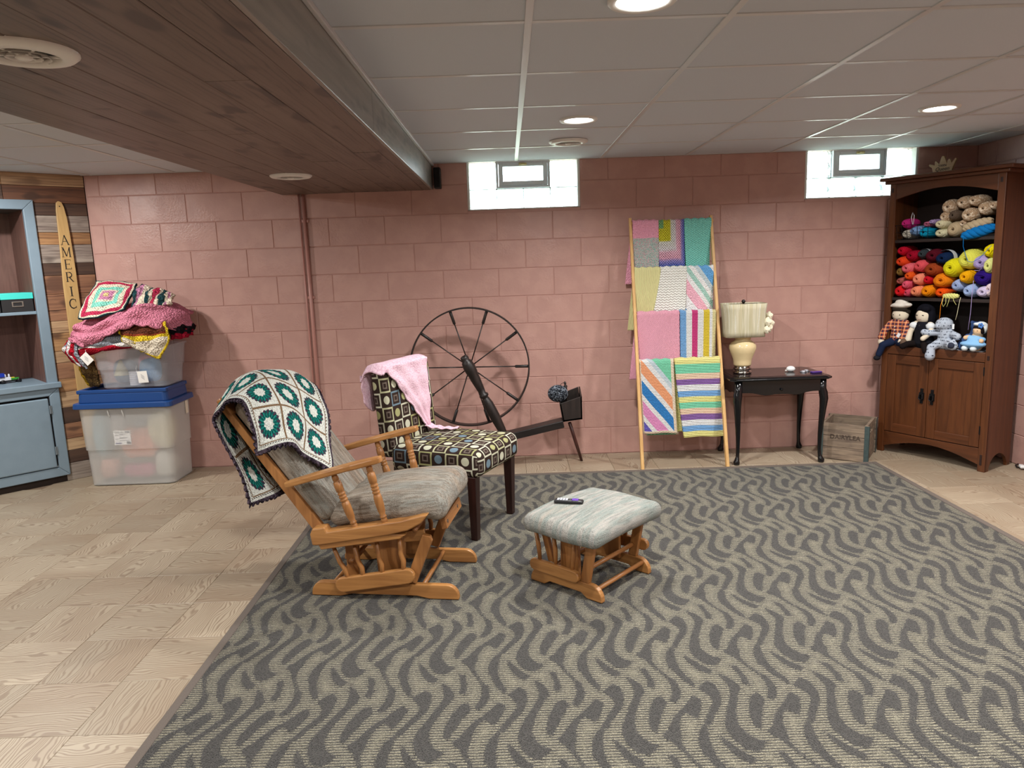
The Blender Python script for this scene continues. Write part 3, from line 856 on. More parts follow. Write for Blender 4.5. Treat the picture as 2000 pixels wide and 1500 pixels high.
# remote control on the pad
rm = thing('remote_control', 'black remote control with a purple pad lying on the ottoman', 'remote', (-.502, -2.21, .369 + RZ), math.radians(-15))
V, F, UV = rbox((.135, .038, .018), .009, 4); obj('body', mesh_from('body', V, F, True), rm, mat('black_plastic', col=C(24, 24, 28), rough=.4))
mb = MB()
for k in range(4):
    for s in (-1, 1): MB().box((-.048 + k * .013, s * .007, .0095), (.010, .010, .003)).build('button', mat('pale_button', col=C(200, 205, 215), rough=.5), rm, bevel=.001)
V, F, UV = rbox((.030, .026, .004), .0019, 3); o = obj('direction_pad', mesh_from('direction_pad', V, F, True), rm, mat('purple_button', col=C(92, 50, 160), rough=.4)); o.location = (.030, 0, .0095)
for k in range(3): MB().box((.008, -.008 + k * .008, .0095), (.008, .006, .003)).build('button', mat('dark_button', col=C(60, 60, 66), rough=.5), rm, bevel=.001)

# ------------------------------------------------------------------ accent chair with square-and-dot fabric
def m_geo(t):
    u, v, _ = t.xyz(t.uv()); c = 0.0815
    a = u / c + 40.07; b = v / c + 40.3
    ca, cb = a.floor(), b.floor()
    fa, fb = (a.frac() - 0.5).abs(), (b.frac() - 0.5).abs()
    m = fa.max(fb); r = (fa * fa + fb * fb).sqrt()
    w = t.white(t.vec(ca, cb, 3.0))
    hue = t.bands(w, [C(200, 200, 174), C(164, 164, 114), C(112, 136, 150), C(204, 204, 182), C(188, 188, 150), C(200, 200, 178)])
    odd = ((ca + cb) * 0.5).frac().gt(0.25)
    ring = (m.gt(.385) + (m.gt(.15) * m.lt(.22)) * 0.0) * odd
    ring2 = m.gt(.13) * m.lt(.225) * odd
    dot = r.lt(.29) * (1.0 - odd)
    p = t.coord(); n = t.noise(p, 500, 2)
    col = t.mix(t.math('MINIMUM', ring + dot, 1.0), C(46, 30, 24), hue)
    col = t.mix(ring2 * .85, col, C(120, 108, 98))
    return dict(col=t.mix(n * .15, col, C(40, 34, 30)), rough=.75, spec=.25, bump=n + ring * .6 + dot * .6, bs=.35, bd=.003)
M_GEO = mat('square_and_dot_fabric', m_geo)
ESP = wood('espresso_wood', C(52, 26, 22), C(30, 14, 12), .35, 2)
ac = thing('accent_chair', 'armless chair with dark brown square-and-dot fabric beside the glider', 'chair', (-.8695, -1.501, RZ), math.radians(-25.5))
V, F, UV = rbox((.555, .515, .145), .045, 10, .012)
o = obj('seat', mesh_from('seat', V, F, True, UV), ac, M_GEO); o.location = (-.222, 0, .415)
V, F, UV = rbox((.50, .475, .10), .032, 10)
UV = [(b_ + .03, a_ + .01) for a_, b_ in UV]
o = obj('backrest', mesh_from('backrest', V, F, True, UV), ac, M_GEO); o.location = (-.545, 0, .655); o.rotation_euler = (0, math.radians(90 - 5), 0)
for (x, y, tp) in ((0, .219, .35), (0, -.219, .35), (-.47, .2, .36), (-.47, -.2, .36)):
    b_ = .019; w_ = .026; sp = -.05 if x < -.1 else 0
    MB().add([(x + sx * (b_ if k == 0 else w_) + (sp if k == 0 else 0), y + sy * (b_ if k == 0 else w_), 0 if k == 0 else tp) for k in (0, 1) for sx, sy in ((-1, -1), (1, -1), (1, 1), (-1, 1))],
             [(3, 2, 1, 0), (4, 5, 6, 7)] + [(i, (i + 1) % 4, 4 + (i + 1) % 4, 4 + i) for i in range(4)]).build('leg', ESP, ac, bevel=.003)
# pink crocheted shawl over the backrest
def m_shawl(t):
    u, v, _ = t.xyz(t.uv())
    s = ((u * 420.0 + (v * 300.0).floor() * 1.5).sin() * .5 + .5) * ((v * 300.0 * 2 * PI / 6.28).sin() * .5 + .5)
    st = t.voro(t.vec(u * 1.0, v * 1.3, 0.0), 95)
    return dict(col=t.mix(st.step(.2, .9), C(238, 206, 219), C(218, 178, 196)), rough=.95, spec=.05, bump=st * -1.0, bs=.6, bd=.003)
M_SHAWL = mat('pale_pink_crochet', m_shawl)
sh = thing('pink_shawl', 'pale pink crocheted shawl hanging in a point over the patterned chair back', 'shawl', (-.8695, -1.501, RZ), math.radians(-25.5))
def f_shawl(u, v):
    # v: 0 tip on the front .. .62 top edge .. 1 behind the backrest
    k = np.clip(1 - v / .62, 0, 1)               # 1 at the tip
    yr = .192 - .055 * k; yl = -.262 + .375 * k ** .85
    y = yl + (yr - yl) * u + .006 * np.sin(v * 55) * (u < .08)
    z = np.where(v < .62, .492 + (.916 - .492) * (v / .62), .916)
    xf = -.495 - .0875 * (z - .655) + .016   # in front of the backrest
    w = np.clip((v - .62) / .12, 0, 1)
    x = np.where(v < .62, xf, 0)
    x = np.where(v >= .62, -.495 - .0875 * .261 + .016 - .136 * w + .0 * u, x)
    z = np.where(v >= .62, .916 + .018 * np.sin(PI * w), z)
    hang = np.clip((v - .74) / .26, 0, 1)
    z = z - hang * (.20 + .06 * np.sin(u * 9)); x = x - .012 * np.sin(hang * PI) - .0
    side = np.clip((-.215 - y) / .05, 0, 1)
    z = z - side * .045 * (v < .8) * np.clip(v / .62, 0, 1) ** 3; x = x - .03 * side * (v < .62)
    n = .004 * np.sin(u * 17 + v * 13) + .003 * np.sin(v * 31)
    return x + n, y, z
sheet('cloth', f_shawl, 60, 90, M_SHAWL, sh, .007, .45, .8)
def f_tail(u, v):
    x = -.465 + .17 * v; y = .10 + .05 * v + (u - .5) * (.07 - .03 * v); z = .505 + .004 * np.sin(v * 20 + u * 8) + .02 * (1 - v) ** 3
    return x, y, z
sheet('tip', f_tail, 10, 20, M_SHAWL, sh, .006, .07, .17)

# ------------------------------------------------------------------ spinning wheel
BLK = wood('ebonised_wood', C(40, 33, 31), C(22, 18, 18), .42, 0)
BLKZ = wood('ebonised_wood_upright', C(46, 37, 34), C(24, 20, 19), .42, 2)
RED = wood('dark_red_wood', C(78, 40, 34), C(46, 24, 22), .4, 2)
sw = thing('spinning_wheel', 'black antique spinning wheel leaning against the pink block wall', 'spinning wheel', (-.80, -.30, 0))
def S_(x, z, y=-.30): return (x + .80, y + .30, z)
WCX, WCZ, WR = -1.036, .745, .424
mb = MB(); n = 96; V = []; F = []
for k in range(n):
    a = 2 * PI * k / n
    for r, yy in ((WR - .010, -.028), (WR, -.028), (WR, .028), (WR - .010, .028)):
        V.append(S_(WCX + r * math.cos(a), WCZ + r * math.sin(a), -.30 + yy))
    j = (k + 1) % n
    F += [(4 * k + q, 4 * k + (q + 1) % 4, 4 * j + (q + 1) % 4, 4 * j + q) for q in range(4)]
MB().add(V, [f[::-1] for f in F]).build('rim', BLK, sw, 'auto')
for k in range(10):
    a = math.radians(-1 + 36 * k); c, s = math.cos(a), math.sin(a)
    P = lambda r: S_(WCX + r * c, WCZ + r * s)
    sp = MB().tube([P(.03), P(WR - .09)], .0042, 8).build('spoke', BLK, sw, True)
    MB().lathe([(.006, 0), (.0105, .06), (.0105, .94), (.008, 1)], 12, P(WR - .105), P(WR - .004)).build('sleeve', BLK, sp, True)
MB().lathe([(.022, 0), (.034, .1), (.038, .3), (.03, .5), (.038, .7), (.034, .9), (.022, 1)], 18, S_(WCX, WCZ, -.345), S_(WCX, WCZ, -.245)).build('hub', BLK, sw, True)
MB().tube([S_(WCX, WCZ, -.40), S_(WCX, WCZ, -.24)], .009, 10).build('axle', BLK, sw, True)
MB().lathe([(.016, 0), (.022, .02), (.030, .12), (.037, .28), (.035, .42), (.026, .49), (.022, .50), (.033, .515), (.033, .535), (.022, .55), (.027, .60), (.035, .72), (.037, .78), (.040, .80), (.043, .86), (.040, .90), (.036, .93), (.026, .945), (.030, .965), (.026, .99), (.014, 1)],
           20, S_(-.795, .235, -.37), S_(-1.073, .838, -.385)).build('post', BLKZ, sw, True)
ang = math.atan2(.113, .537)
def beam(x, z): return S_(x, z, -.29)
d_ = Vector((math.cos(ang), 0, math.sin(ang))); nrm = Vector((-math.sin(ang), 0, math.cos(ang)))
A_ = Vector(S_(-1.42, .098, -.29)); B_ = Vector(S_(-.383, .3185, -.29)); V = []
for P_ in (A_, B_):
    for yy, hh in ((-.062, -.026), (.062, -.026), (.062, .026), (-.062, .026)): V.append(P_ + nrm * hh + Vector((0, yy, 0)))
MB().add(V, [(0, 1, 2, 3), (7, 6, 5, 4), (0, 4, 5, 1), (1, 5, 6, 2), (2, 6, 7, 3), (3, 7, 4, 0)]).build('bench', BLK, sw, bevel=.005)
for a, b in ((S_(-.335, .31, -.27), S_(-.245, .0, -.19)), (S_(-1.32, .11, -.33), S_(-1.40, .0, -.47)), (S_(-1.32, .11, -.25), S_(-1.40, .0, -.11))):
    MB().lathe([(.013, 0), (.013, .5), (.010, 1)], 10, a, b).build('leg', RED, sw, True)
# spindle trough at the end of the bench
bx = MB(); y0_, y1_ = -.325, -.195; tk = .010
fr = [(-.408, .462), (-.248, .512), (-.247, .345), (-.385, .330)]; bk = [(-.405, .508), (-.262, .560), (-.247, .345), (-.385, .330)]
MB().prism([(p[0] + .8, p[1]) for p in fr], y0_ + .3, y0_ + tk + .3).build('trough_front', BLKZ, sw, bevel=.002)
MB().prism([(p[0] + .8, p[1]) for p in bk], y1_ - tk + .3, y1_ + .3).build('trough_back', BLKZ, sw, bevel=.002)
for (xa, za, xb, zb, zc) in ((-.408, .462, -.385, .330, .508), (-.248, .512, -.247, .345, .56)):
    MB().add([S_(xa, za, y0_), S_(xb, zb, y0_), S_(xb, zb, y1_), S_(xa, zc, y1_), S_(xa + .01 * (1 if xa < -.3 else -1), za, y0_), S_(xb + .01 * (1 if xa < -.3 else -1), zb, y0_), S_(xb + .01 * (1 if xa < -.3 else -1), zb, y1_), S_(xa + .01 * (1 if xa < -.3 else -1), zc, y1_)],
             [(0, 1, 2, 3), (7, 6, 5, 4), (0, 4, 5, 1), (1, 5, 6, 2), (2, 6, 7, 3), (3, 7, 4, 0)]).build('trough_end', BLKZ, sw)
MB().prism([(.415, .330), (.553, .345), (.553, .357), (.415, .342)], y0_ + .3, y1_ + .3).build('trough_base', BLK, sw)
MB().lathe([(.012, 0), (.015, .2), (.009, .35), (.013, .5), (.010, .8), (.015, .86), (.006, .9), (.010, .95), (.003, 1)], 10, S_(-.335, .36, -.25), S_(-.362, .612, -.255)).build('spindle', BLKZ, sw, True)
def yarn_mat(name, c1, c2, sc=260, c3=None):
    def f(t):
        p = t.coord(); r = t.rand()
        x, y, z = t.xyz(p)
        n = t.noise(p, 28, 2); n4 = t.noise(p, 70, 3, .7)
        w = t.wave(t.vec(x + n * .012, y, z + x * .8), sc / 3.4, 1.5, 2, 2.0, 'BANDS', 'Z')
        col = t.mix(w.step(.0, .6), c2, c1)
        if c3: col = t.mix(n4.step(.48, .6), col, c3)
        return dict(col=col, rough=.9, spec=.08, bump=w + n * .6, bs=.5, bd=.003)
    return mat(name, f)
def strand(mb, c, r, turns, seed, th=.0016):
    """yarn wound round a ball"""
    rr = random.Random(seed)
    for k in range(turns):
        M = Matrix.Rotation(rr.uniform(0, 6.28), 3, 'Z') @ Matrix.Rotation(rr.uniform(0, PI), 3, 'X')
        q = rr.uniform(.97, 1.03)
        mb.tube([Vector(c) + M @ Vector((r[0] * q * math.cos(a), r[1] * q * math.sin(a), 0)) for a in np.linspace(0, 2 * PI, 22)[:-1]], th, 4, True)
yb = thing('yarn_ball', 'black and pale grey yarn ball in the spinning wheel trough', 'yarn', (-.415, -.262, .522))
M_VAR = yarn_mat('black_white_yarn', C(50, 55, 64), C(20, 22, 26), 260, C(150, 160, 172))
MB().ell((0, 0, .004), (.070, .056, .060), 24, 16).build('core', M_VAR, yb, True)
mb = MB(); strand(mb, (0, 0, .004), (.070, .059), 20, 2, .0022); mb.build('strand', M_VAR, yb, True)
MB().tube([(.01, -.01, .05), (.025, -.01, .075), (.045, -.005, .085), (.055, 0, .07)], .002, 6).build('loose_end', mat('black_yarn', col=C(20, 20, 22), rough=.9), yb, True)

# ------------------------------------------------------------------ blanket ladder
PINE = wood('pale_pine', C(226, 186, 124), C(198, 152, 92), .45, 2)
PINEX = wood('pale_pine_cross', C(222, 182, 122), C(196, 150, 92), .45, 0)
LY = lambda z: -.470 + (.470 - .062) * z / 1.75
la = thing('blanket_ladder', 'pale pine blanket ladder leaning on the pink wall', 'ladder', (.45, -.25, 0))
for xf, xt in ((.155, .146), (.752, .726)):
    V = []
    for x, z, w_, d2 in ((xf, 0, .011, .017), (xt, 1.752, .0095, .013)):
        V += [(x - .45 + sx * w_, LY(z) + .25 + sy * d2, z) for sx, sy in ((-1, -1), (1, -1), (1, 1), (-1, 1))]
    MB().add(V, [(3, 2, 1, 0), (4, 5, 6, 7)] + [(i, (i + 1) % 4, 4 + (i + 1) % 4, 4 + i) for i in range(4)]).build('rail', PINE, la, bevel=.003)
RUNGS = [1.712, 1.378, 1.068, .735]
for z in RUNGS: MB().tube([(.150 - .45, LY(z) + .25, z), (.742 - .45, LY(z) + .25, z)], .011, 12).build('rung', PINEX, la, True)

def knit(t, kind, u, v):
    """relief of the stitch, u and v in metres"""
    if kind == 'rib': return (u * (2 * PI / .0095)).sin() * (.7 + .3 * (v * (2 * PI / .006)).sin())
    if kind == 'ribh': return (v * (2 * PI / .0115)).sin()
    if kind == 'bobble': return (((u + v * .35) * (2 * PI / .010)).sin() * (v * (2 * PI / .015)).sin())
    if kind == 'cable': return (u * (2 * PI / .026)).sin() * .6 + ((v + (u * (2 * PI / .026)).sin() * .006) * (2 * PI / .016)).sin() * .7
    if kind == 'cluster': return (u * (2 * PI / .012)).sin().abs() * (v * (2 * PI / .011) + (u * (2 * PI / .024)).sin() * 1.2).sin()
    if kind == 'shell': return (((u * (2 * PI / .024)).sin() * 1.3 + v * (2 * PI / .018)).sin()) * .8 + ((u * (2 * PI / .008)).sin()) * .3
    return t.voro(t.vec(u, v, 0.0), 130) * -2.0 + 1.0
def blanket_mat(name, kind, colfn, bd=.0042, alpha=None):
    def f(t):
        u, v, _ = t.xyz(t.uv()); h = knit(t, kind, u, v); n = t.noise(t.vec(u, v, 0.0), 300, 2)
        c = colfn(t, u, v)
        d = dict(col=t.mix((h * -.5 + .1).max(0.0) * .18, c, t.mix(0.35, c, C(90, 80, 80))), rough=.95, spec=.05, bump=h + n * .5, bs=.9, bd=bd, sheen=.1)
        if alpha: d['alpha'] = alpha(t, u, v)
        return d
    return mat(name, f)
CW, CP, CB = C(248, 250, 250), C(252, 192, 210), C(110, 178, 236)
def c_tweed(t, u, v):
    w = t.white(t.vec((u * 260.0).floor(), (v * 260.0).floor(), 0.0))
    tw = t.bands(w, [C(178, 206, 198), C(206, 198, 196), C(150, 190, 182), C(214, 170, 182)])
    return t.mix(v.gt(.305), tw, C(246, 172, 196))
def c_lace(t, u, v):
    a = (u / .19).max((.435 - v) / .345)
    g = t.ramp(a, [(0, C(130, 190, 130)), (.18, C(130, 190, 130)), (.2, C(220, 216, 60)), (.44, C(220, 216, 60)), (.47, C(236, 240, 230)), (.62, C(236, 232, 236)), (.68, C(240, 190, 210)), (.8, C(236, 178, 200)), (.86, C(160, 150, 214)), (.96, C(90, 110, 200)), (1, C(110, 190, 140))])
    return g
def a_lace(t, u, v):
    p = ((u + v * .9) / .0165).frac() - .5; q = ((u - v * .9) / .0165).frac() - .5
    return 1.0 - (p * p + q * q).lt(.075)
def diag(cols, per, ang, off=0.0):
    def f(t, u, v):
        d = (u * math.cos(ang) + v * math.sin(ang)) / per + off
        return t.bands(d.frac(), cols)
    return f
OR, MI, PU, YE, BL, PE = C(255, 176, 130), C(134, 226, 186), C(146, 108, 178), C(250, 244, 158), C(128, 182, 238), C(255, 220, 190)
def c_corner(t, u, v):
    W_ = .235; d = (v - .03 + u * 1.32)
    c = t.bands(((d - .02) / .70).max(0.0).min(.999), [C(110, 100, 200), CW, C(244, 160, 214), C(244, 160, 214), CW, C(60, 140, 214), C(60, 140, 214), CW, OR, OR, CW, C(214, 232, 240), MI, MI])
    b = u.lt(.006).max(u.gt(W_ - .018)).max(v.lt(.018))
    return t.mix(b, c, C(250, 232, 206))
HS = [YE, YE, BL, BL, CW, CW, PU, PU, PE, PE, MI, MI, YE, YE, BL, BL, CW, CW, PU, PU, PE, PE, MI, MI, MI, YE]
def c_hor(t, u, v): return t.bands((v / .545).min(.999), HS)
def c_ver(t, u, v): return t.bands((u / .25).min(.999), [BL, BL, CW, CW, C(220, 72, 140), C(220, 72, 140), CW, CW, C(240, 214, 70), C(240, 214, 70), CW, C(240, 230, 170)])
def const(c): return lambda t, u, v: t.mix(0.0, c, c)
def hang(label, mname, kind, colfn, k, xt, xb, zf, zbk, seed, th=.014, front=.0, bow=.006, alpha=None, shift=0.0):
    """blanket folded over rung k: top span xt, front bottom span xb, front down to zf, behind down to zbk"""
    z = RUNGS[k]; y = LY(z); r = .016 + th / 2
    Lf = z - zf; Lb = z - zbk; arc = PI * r; Lt = Lf + arc + Lb
    ph = seed * 1.7
    b = thing('crochet_blanket', label, 'blanket', ((xt[0] + xt[1]) / 2, y, zf), 0, 'crocheted baby blankets on the ladder')
    cx, cy, cz = b.location
    def f(u, v):
        s = v * Lt
        a = np.clip((s - Lf) / arc, 0, 1) * PI
        zz = np.where(s < Lf, zf + s, np.where(s > Lf + arc, z - (s - Lf - arc), z + r * np.sin(a)))
        yy = y - r * np.cos(a)
        tf = np.clip(1 - s / Lf, 0, 1); tb = np.clip((s - Lf - arc) / Lb, 0, 1)
        x0 = xt[0] + (xb[0] - xt[0]) * tf ** 1.2 + shift * tb; x1 = xt[1] + (xb[1] - xt[1]) * tf ** 1.2 + shift * tb
        xx = x0 + (x1 - x0) * u
        yy = yy - front * tf - bow * tf * np.sin(u * 7 + ph) - .004 * np.sin(u * 3.1 + ph * 2) * tf + .01 * tb
        yy = np.minimum(yy, -.004 - .002 * u)
        zz = zz + .004 * np.sin(u * 8 + ph) * tf + .003 * np.sin(u * 23 + ph) * np.sin(a)
        return xx - cx, yy - cy, zz - cz
    sheet('cloth', f, 44, 90, blanket_mat(mname, kind, colfn, alpha=alpha), b, th, xt[1] - xt[0], Lt)
hang('pink over grey-mint knit blanket, top left on the ladder', 'pink_grey_knit', 'plain', c_tweed, 0, (.160, .345), (.160, .348), 1.30, 1.28, 1, shift=-.05)
hang('lacy yellow, pink and lilac crochet blanket, top middle on the ladder', 'lacy_mitre', 'plain', c_lace, 0, (.345, .53), (.352, .54), 1.30, 1.35, 2, .006, .004, alpha=a_lace)
hang('turquoise cable crochet blanket, top right on the ladder', 'turquoise_cable', 'cable', const(C(136, 222, 208)), 0, (.53, .724), (.55, .70), 1.30, 1.33, 3)
hang('pale yellow ribbed blanket, second row left on the ladder', 'yellow_rib', 'rib', const(C(248, 244, 178)), 1, (.158, .345), (.160, .31), 1.00, .95, 4, shift=-.045)
hang('white shell-stitch blanket, second row middle on the ladder', 'white_shell', 'shell', const(C(248, 250, 242)), 1, (.345, .53), (.285, .515), 1.04, 1.02, 5, .016, .012)
hang('white blanket with blue and pink diagonal bands, second row right', 'blue_pink_diagonal', 'plain', diag([C(206, 224, 230), CB, CB, CW, CW, CP, CP, CW, C(176, 220, 208), CW], .30, .62, .1), 1, (.53, .722), (.52, .722), 1.00, .98, 6, .012, .004, .012)
hang('bubblegum pink bobble blanket, third row left on the ladder', 'pink_bobble', 'bobble', const(C(255, 182, 204)), 2, (.162, .462), (.166, .468), .66, .60, 7, .016, shift=-.05)
hang('blue, magenta and yellow vertical striped blanket, third row right', 'vertical_stripes', 'cluster', c_ver, 2, (.468, .722), (.472, .72), .66, .70, 8)
hang('diagonal orange, blue and pink striped blanket with cream edge, bottom left', 'corner_stripes', 'cluster', c_corner, 3, (.166, .404), (.19, .43), .222, .20, 9, .016, .008, shift=.05)
hang('horizontal pastel striped ribbed blanket, bottom right on the ladder', 'pastel_stripes', 'ribh', c_hor, 3, (.412, .732), (.478, .762), .19, .22, 10, .022, .02)

# ------------------------------------------------------------------ black side table
LACQ = mat('black_lacquer', lambda t: dict(col=C(14, 15, 18), rough=.16, bump=t.noise(t.coord(), 40), bs=.03, bd=.002))
LACT = wood('black_brown_lacquer', C(40, 28, 28), C(22, 18, 20), .18)
tb = thing('side_table', 'black lacquered side table with cabriole legs beside the ladder', 'table', (1.125, -.238, 0))
def clip_rect(w, d, c):
    return [(-w + c, -d), (w - c, -d), (w, -d + c), (w, d - c), (w - c, d), (-w + c, d), (-w, d - c), (-w, -d + c)]
TW, TD = .352, .226
V = []; F = []
rings = [(0.0, .600), (.004, .606), (.004, .612), (-.004, .618), (-.014, .623), (-.028, .625)]
for e, z in rings: V += [(x, y, z) for x, y in clip_rect(TW + e, TD + e, .035)]
for k in range(len(rings) - 1): F += [(8 * k + i, 8 * k + (i + 1) % 8, 8 * k + 8 + (i + 1) % 8, 8 * k + 8 + i) for i in range(8)]
F += [tuple(range(7, -1, -1)), tuple(range(40, 48))]
top = MB().add(V, F).build('table_top', LACQ, tb, bevel=.0015)
MB().prism(clip_rect(TW - .04, TD - .04, .03), .6245, .6262, 'xy').build('inlay', LACT, top)
def apron(L, h, d):
    pts = [(-L, h), (-L, -.012)]
    for k in range(25):
        u = -1 + 2 * k / 24
        pts.append((u * (L - .02), -.004 - d * (math.exp(-(u / .16) ** 2 * 1.2) * .35 + .65 * math.exp(-((abs(u) - .38) / .26) ** 2)) * (1 - u ** 8)))
    return pts + [(L, -.012), (L, h)]
for s in (-1, 1):
    MB().prism([(a, b + .52) for a, b in apron(.29, .08, .035)], s * (TD - .03) - .009, s * (TD - .03) + .009).build('apron', LACQ, tb, bevel=.002)
    MB().prism([(a, b + .52) for a, b in apron(.17, .08, .025)], s * (TW - .045) - .009, s * (TW - .045) + .009, 'yz').build('apron', LACQ, tb, bevel=.002)
MB().lathe([(.004, 0), (.008, .4), (.009, .7), (.001, 1)], 12, (0, -TD + .022, .535), (0, -TD + .005, .535)).build('knob', LACQ, tb, True)
def cabriole(px, py):
    sx, sy = (1 if px > 0 else -1), (1 if py > 0 else -1)
    prof = [(.0, .60, .026), (.0, .53, .027), (.008, .50, .030), (.014, .46, .029), (.010, .40, .024), (.002, .30, .019), (-.005, .20, .015), (-.006, .10, .0125), (-.002, .055, .0125), (.004, .035, .017), (.010, .018, .023), (.010, .005, .021), (.010, 0.0, .018)]
    mb = MB()
    mb.tube([(px + sx * o_ * .7, py + sy * o_ * .7, z) for o_, z, r in prof][::-1], [r for _, _, r in prof][::-1], 14)
    return mb.build('leg', LACQ, tb, True)
for sx in (-1, 1):
    for sy in (-1, 1): cabriole(sx * .292, sy * .19)

# ------------------------------------------------------------------ lamp
lp = thing('table_lamp', 'cream ginger jar lamp with striped fabric shade on the black table', 'lamp', (.915, -.245, .6265))
CH = mat('chrome', col=C(196, 196, 190), metal=1, rough=.12)
MB().lathe([(.062, 0), (.065, .008), (.064, .016), (.052, .020), (.052, .026), (.062, .030), (.063, .040), (.056, .046), (.056, .056), (.04, .06)], 32).build('foot', CH, lp, True)
MB().lathe([(.058, .056), (.062, .066), (.062, .082), (.066, .105), (.082, .145), (.094, .180), (.092, .203), (.078, .222), (.060, .233), (.052, .242), (.056, .250), (.058, .262), (.055, .275), (.050, .282), (.030, .286)], 36).build('body', mat('cream_glaze', col=C(226, 206, 160), rough=.12), lp, True)
MB().tube([(0, 0, .28), (0, 0, .50)], .006, 10).build('stem', mat('dark_brass', col=C(70, 58, 44), metal=1, rough=.4), lp, True)
MB().ell((0, 0, .512), (.014, .014, .014), 16, 10).build('finial', mat('black_knob', col=C(26, 22, 20), rough=.3), lp, True)
def m_shade(t):
    p = t.coord(); u, v, _ = t.xyz(t.uv())
    s1 = t.noise(t.vec(u * 200.0, v * .5, 0.0), 1.0, 2); s2 = t.noise(t.vec(u * 60.0, v * .8, 4.0), 1.0, 1)
    col = t.ramp(s1, [(.3, C(206, 196, 164)), (.45, C(184, 178, 146)), (.55, C(212, 206, 182)), (.7, C(170, 170, 144))])
    rf = s2.step(.58, .66); n = t.noise(t.vec(u * 200.0, v * 120.0, 0.0), 1.0, 2)
    return dict(col=t.mix(rf * n.step(.3, .7), col, C(240, 240, 226)), rough=.9, bump=s1 + rf * n * 2.0, bs=.5, bd=.004)
V = []; F = []; UV = []
nS = 72; rows = 7
for k in range(rows):
    h = k / (rows - 1); z = .265 + .235 * h
    wx, wy = .140 + .010 * h - .006 * math.sin(PI * h), .095 + .006 * h
    for i in range(nS):
        a = 2 * PI * i / nS; e = .38
        x = wx * abs(math.cos(a)) ** e * (1 if math.cos(a) > 0 else -1); y = wy * abs(math.sin(a)) ** e * (1 if math.sin(a) > 0 else -1)
        V.append((x, y, z)); UV.append((i / nS, h))
for k in range(rows - 1): F += [(k * nS + i, k * nS + (i + 1) % nS, (k + 1) * nS + (i + 1) % nS, (k + 1) * nS + i) for i in range(nS)]
shade = obj('shade', mesh_from('shade', V, F, True, UV), lp, mat('pleated_shade', m_shade))
so = shade.modifiers.new('thickness', 'SOLIDIFY'); so.thickness = .003
mb = MB()
for a in (0, 90): mb.tube([Vector((-.1, 0, .497)) if a == 0 else Vector((0, -.08, .497)), Vector((.1, 0, .497)) if a == 0 else Vector((0, .08, .497))], .002, 6)
mb.build('spider', CH, lp)
pr = random.Random(4); PET = mat('cream_petal', col=C(238, 232, 208), rough=.85)
for (fx, fy, fz, s_) in ((.158, -.055, .41, .032), (.165, -.05, .355, .038), (.135, -.09, .37, .036), (.128, -.095, .315, .030), (.150, -.07, .325, .034)):
    fl_ = MB()
    for ring in range(2):
        for k in range(5):
            a = 2 * PI * k / 5 + ring * .6 + pr.random() * .3; tilt = .5 + ring * .5
            M = Matrix.Rotation(math.radians(-50), 3, 'Z') @ Matrix.Rotation(a, 3, 'Y') @ Matrix.Rotation(-tilt, 3, 'X')
            fl_.ell(Vector((fx, fy, fz)) + M @ Vector((0, -.004, s_ * .5)), (s_ * .42, s_ * .10, s_ * .55), 10, 6, M)
    fl_.ell((fx + .004, fy - .006, fz), (.007, .007, .007), 8, 6)
    fl_.build('flower', PET, lp, True)

# ------------------------------------------------------------------ small things on the table
eg = thing('white_pebble', 'shiny white egg-shaped ornament on the black table', 'ornament', (1.262, -.25, .6245))
MB().ell((0, 0, .021), (.032, .026, .021), 24, 14).build('shell', mat('white_gloss', col=C(236, 240, 240), rough=.15), eg, True)
MB().ell((-.036, -.004, .010), (.008, .007, .007), 12, 8).build('stub', mat('grey_stub', col=C(200, 196, 190), rough=.4), eg, True)
for x, y, lab in ((1.333, -.30, 'small silver disc on a white card, nearer to the pebble on the table'), (1.368, -.265, 'small silver disc farther back by the purple case on the table')):
    d = thing('silver_disc', lab, 'disc', (x, y, .6245))
    MB().lathe([(.021, 0), (.023, .003), (.022, .009), (.012, .012), (.001, .0125)], 22).build('case', mat('brushed_silver', col=C(160, 164, 172), metal=.8, rough=.35), d, True)
    MB().lathe([(.013, .0118), (.012, .0132), (.001, .0136)], 18).build('face', mat('pale_face', col=C(210, 212, 220), rough=.3), d, True)
tag(MB().box((1.335, -.318, .6252), (.075, .04, .0012), rot('Z', 20)).build('white_card', mat('card', col=C(240, 240, 238), rough=.6)), 'small white card under the silver disc on the table', 'card')
pc = thing('purple_case', 'small glossy purple case at the right edge of the black table', 'case', (1.405, -.345, .6245), math.radians(12))
V, F, UV = rbox((.075, .04, .014), .0065, 4); o = obj('shell', mesh_from('shell', V, F, True), pc, mat('purple_gloss', col=C(72, 44, 130), rough=.2)); o.location = (0, 0, .007)
MB().tube([(-.036, -.02, .007), (.036, -.02, .007)], .0012, 6).build('seam', mat('dark_purple', col=C(30, 20, 60)), pc)

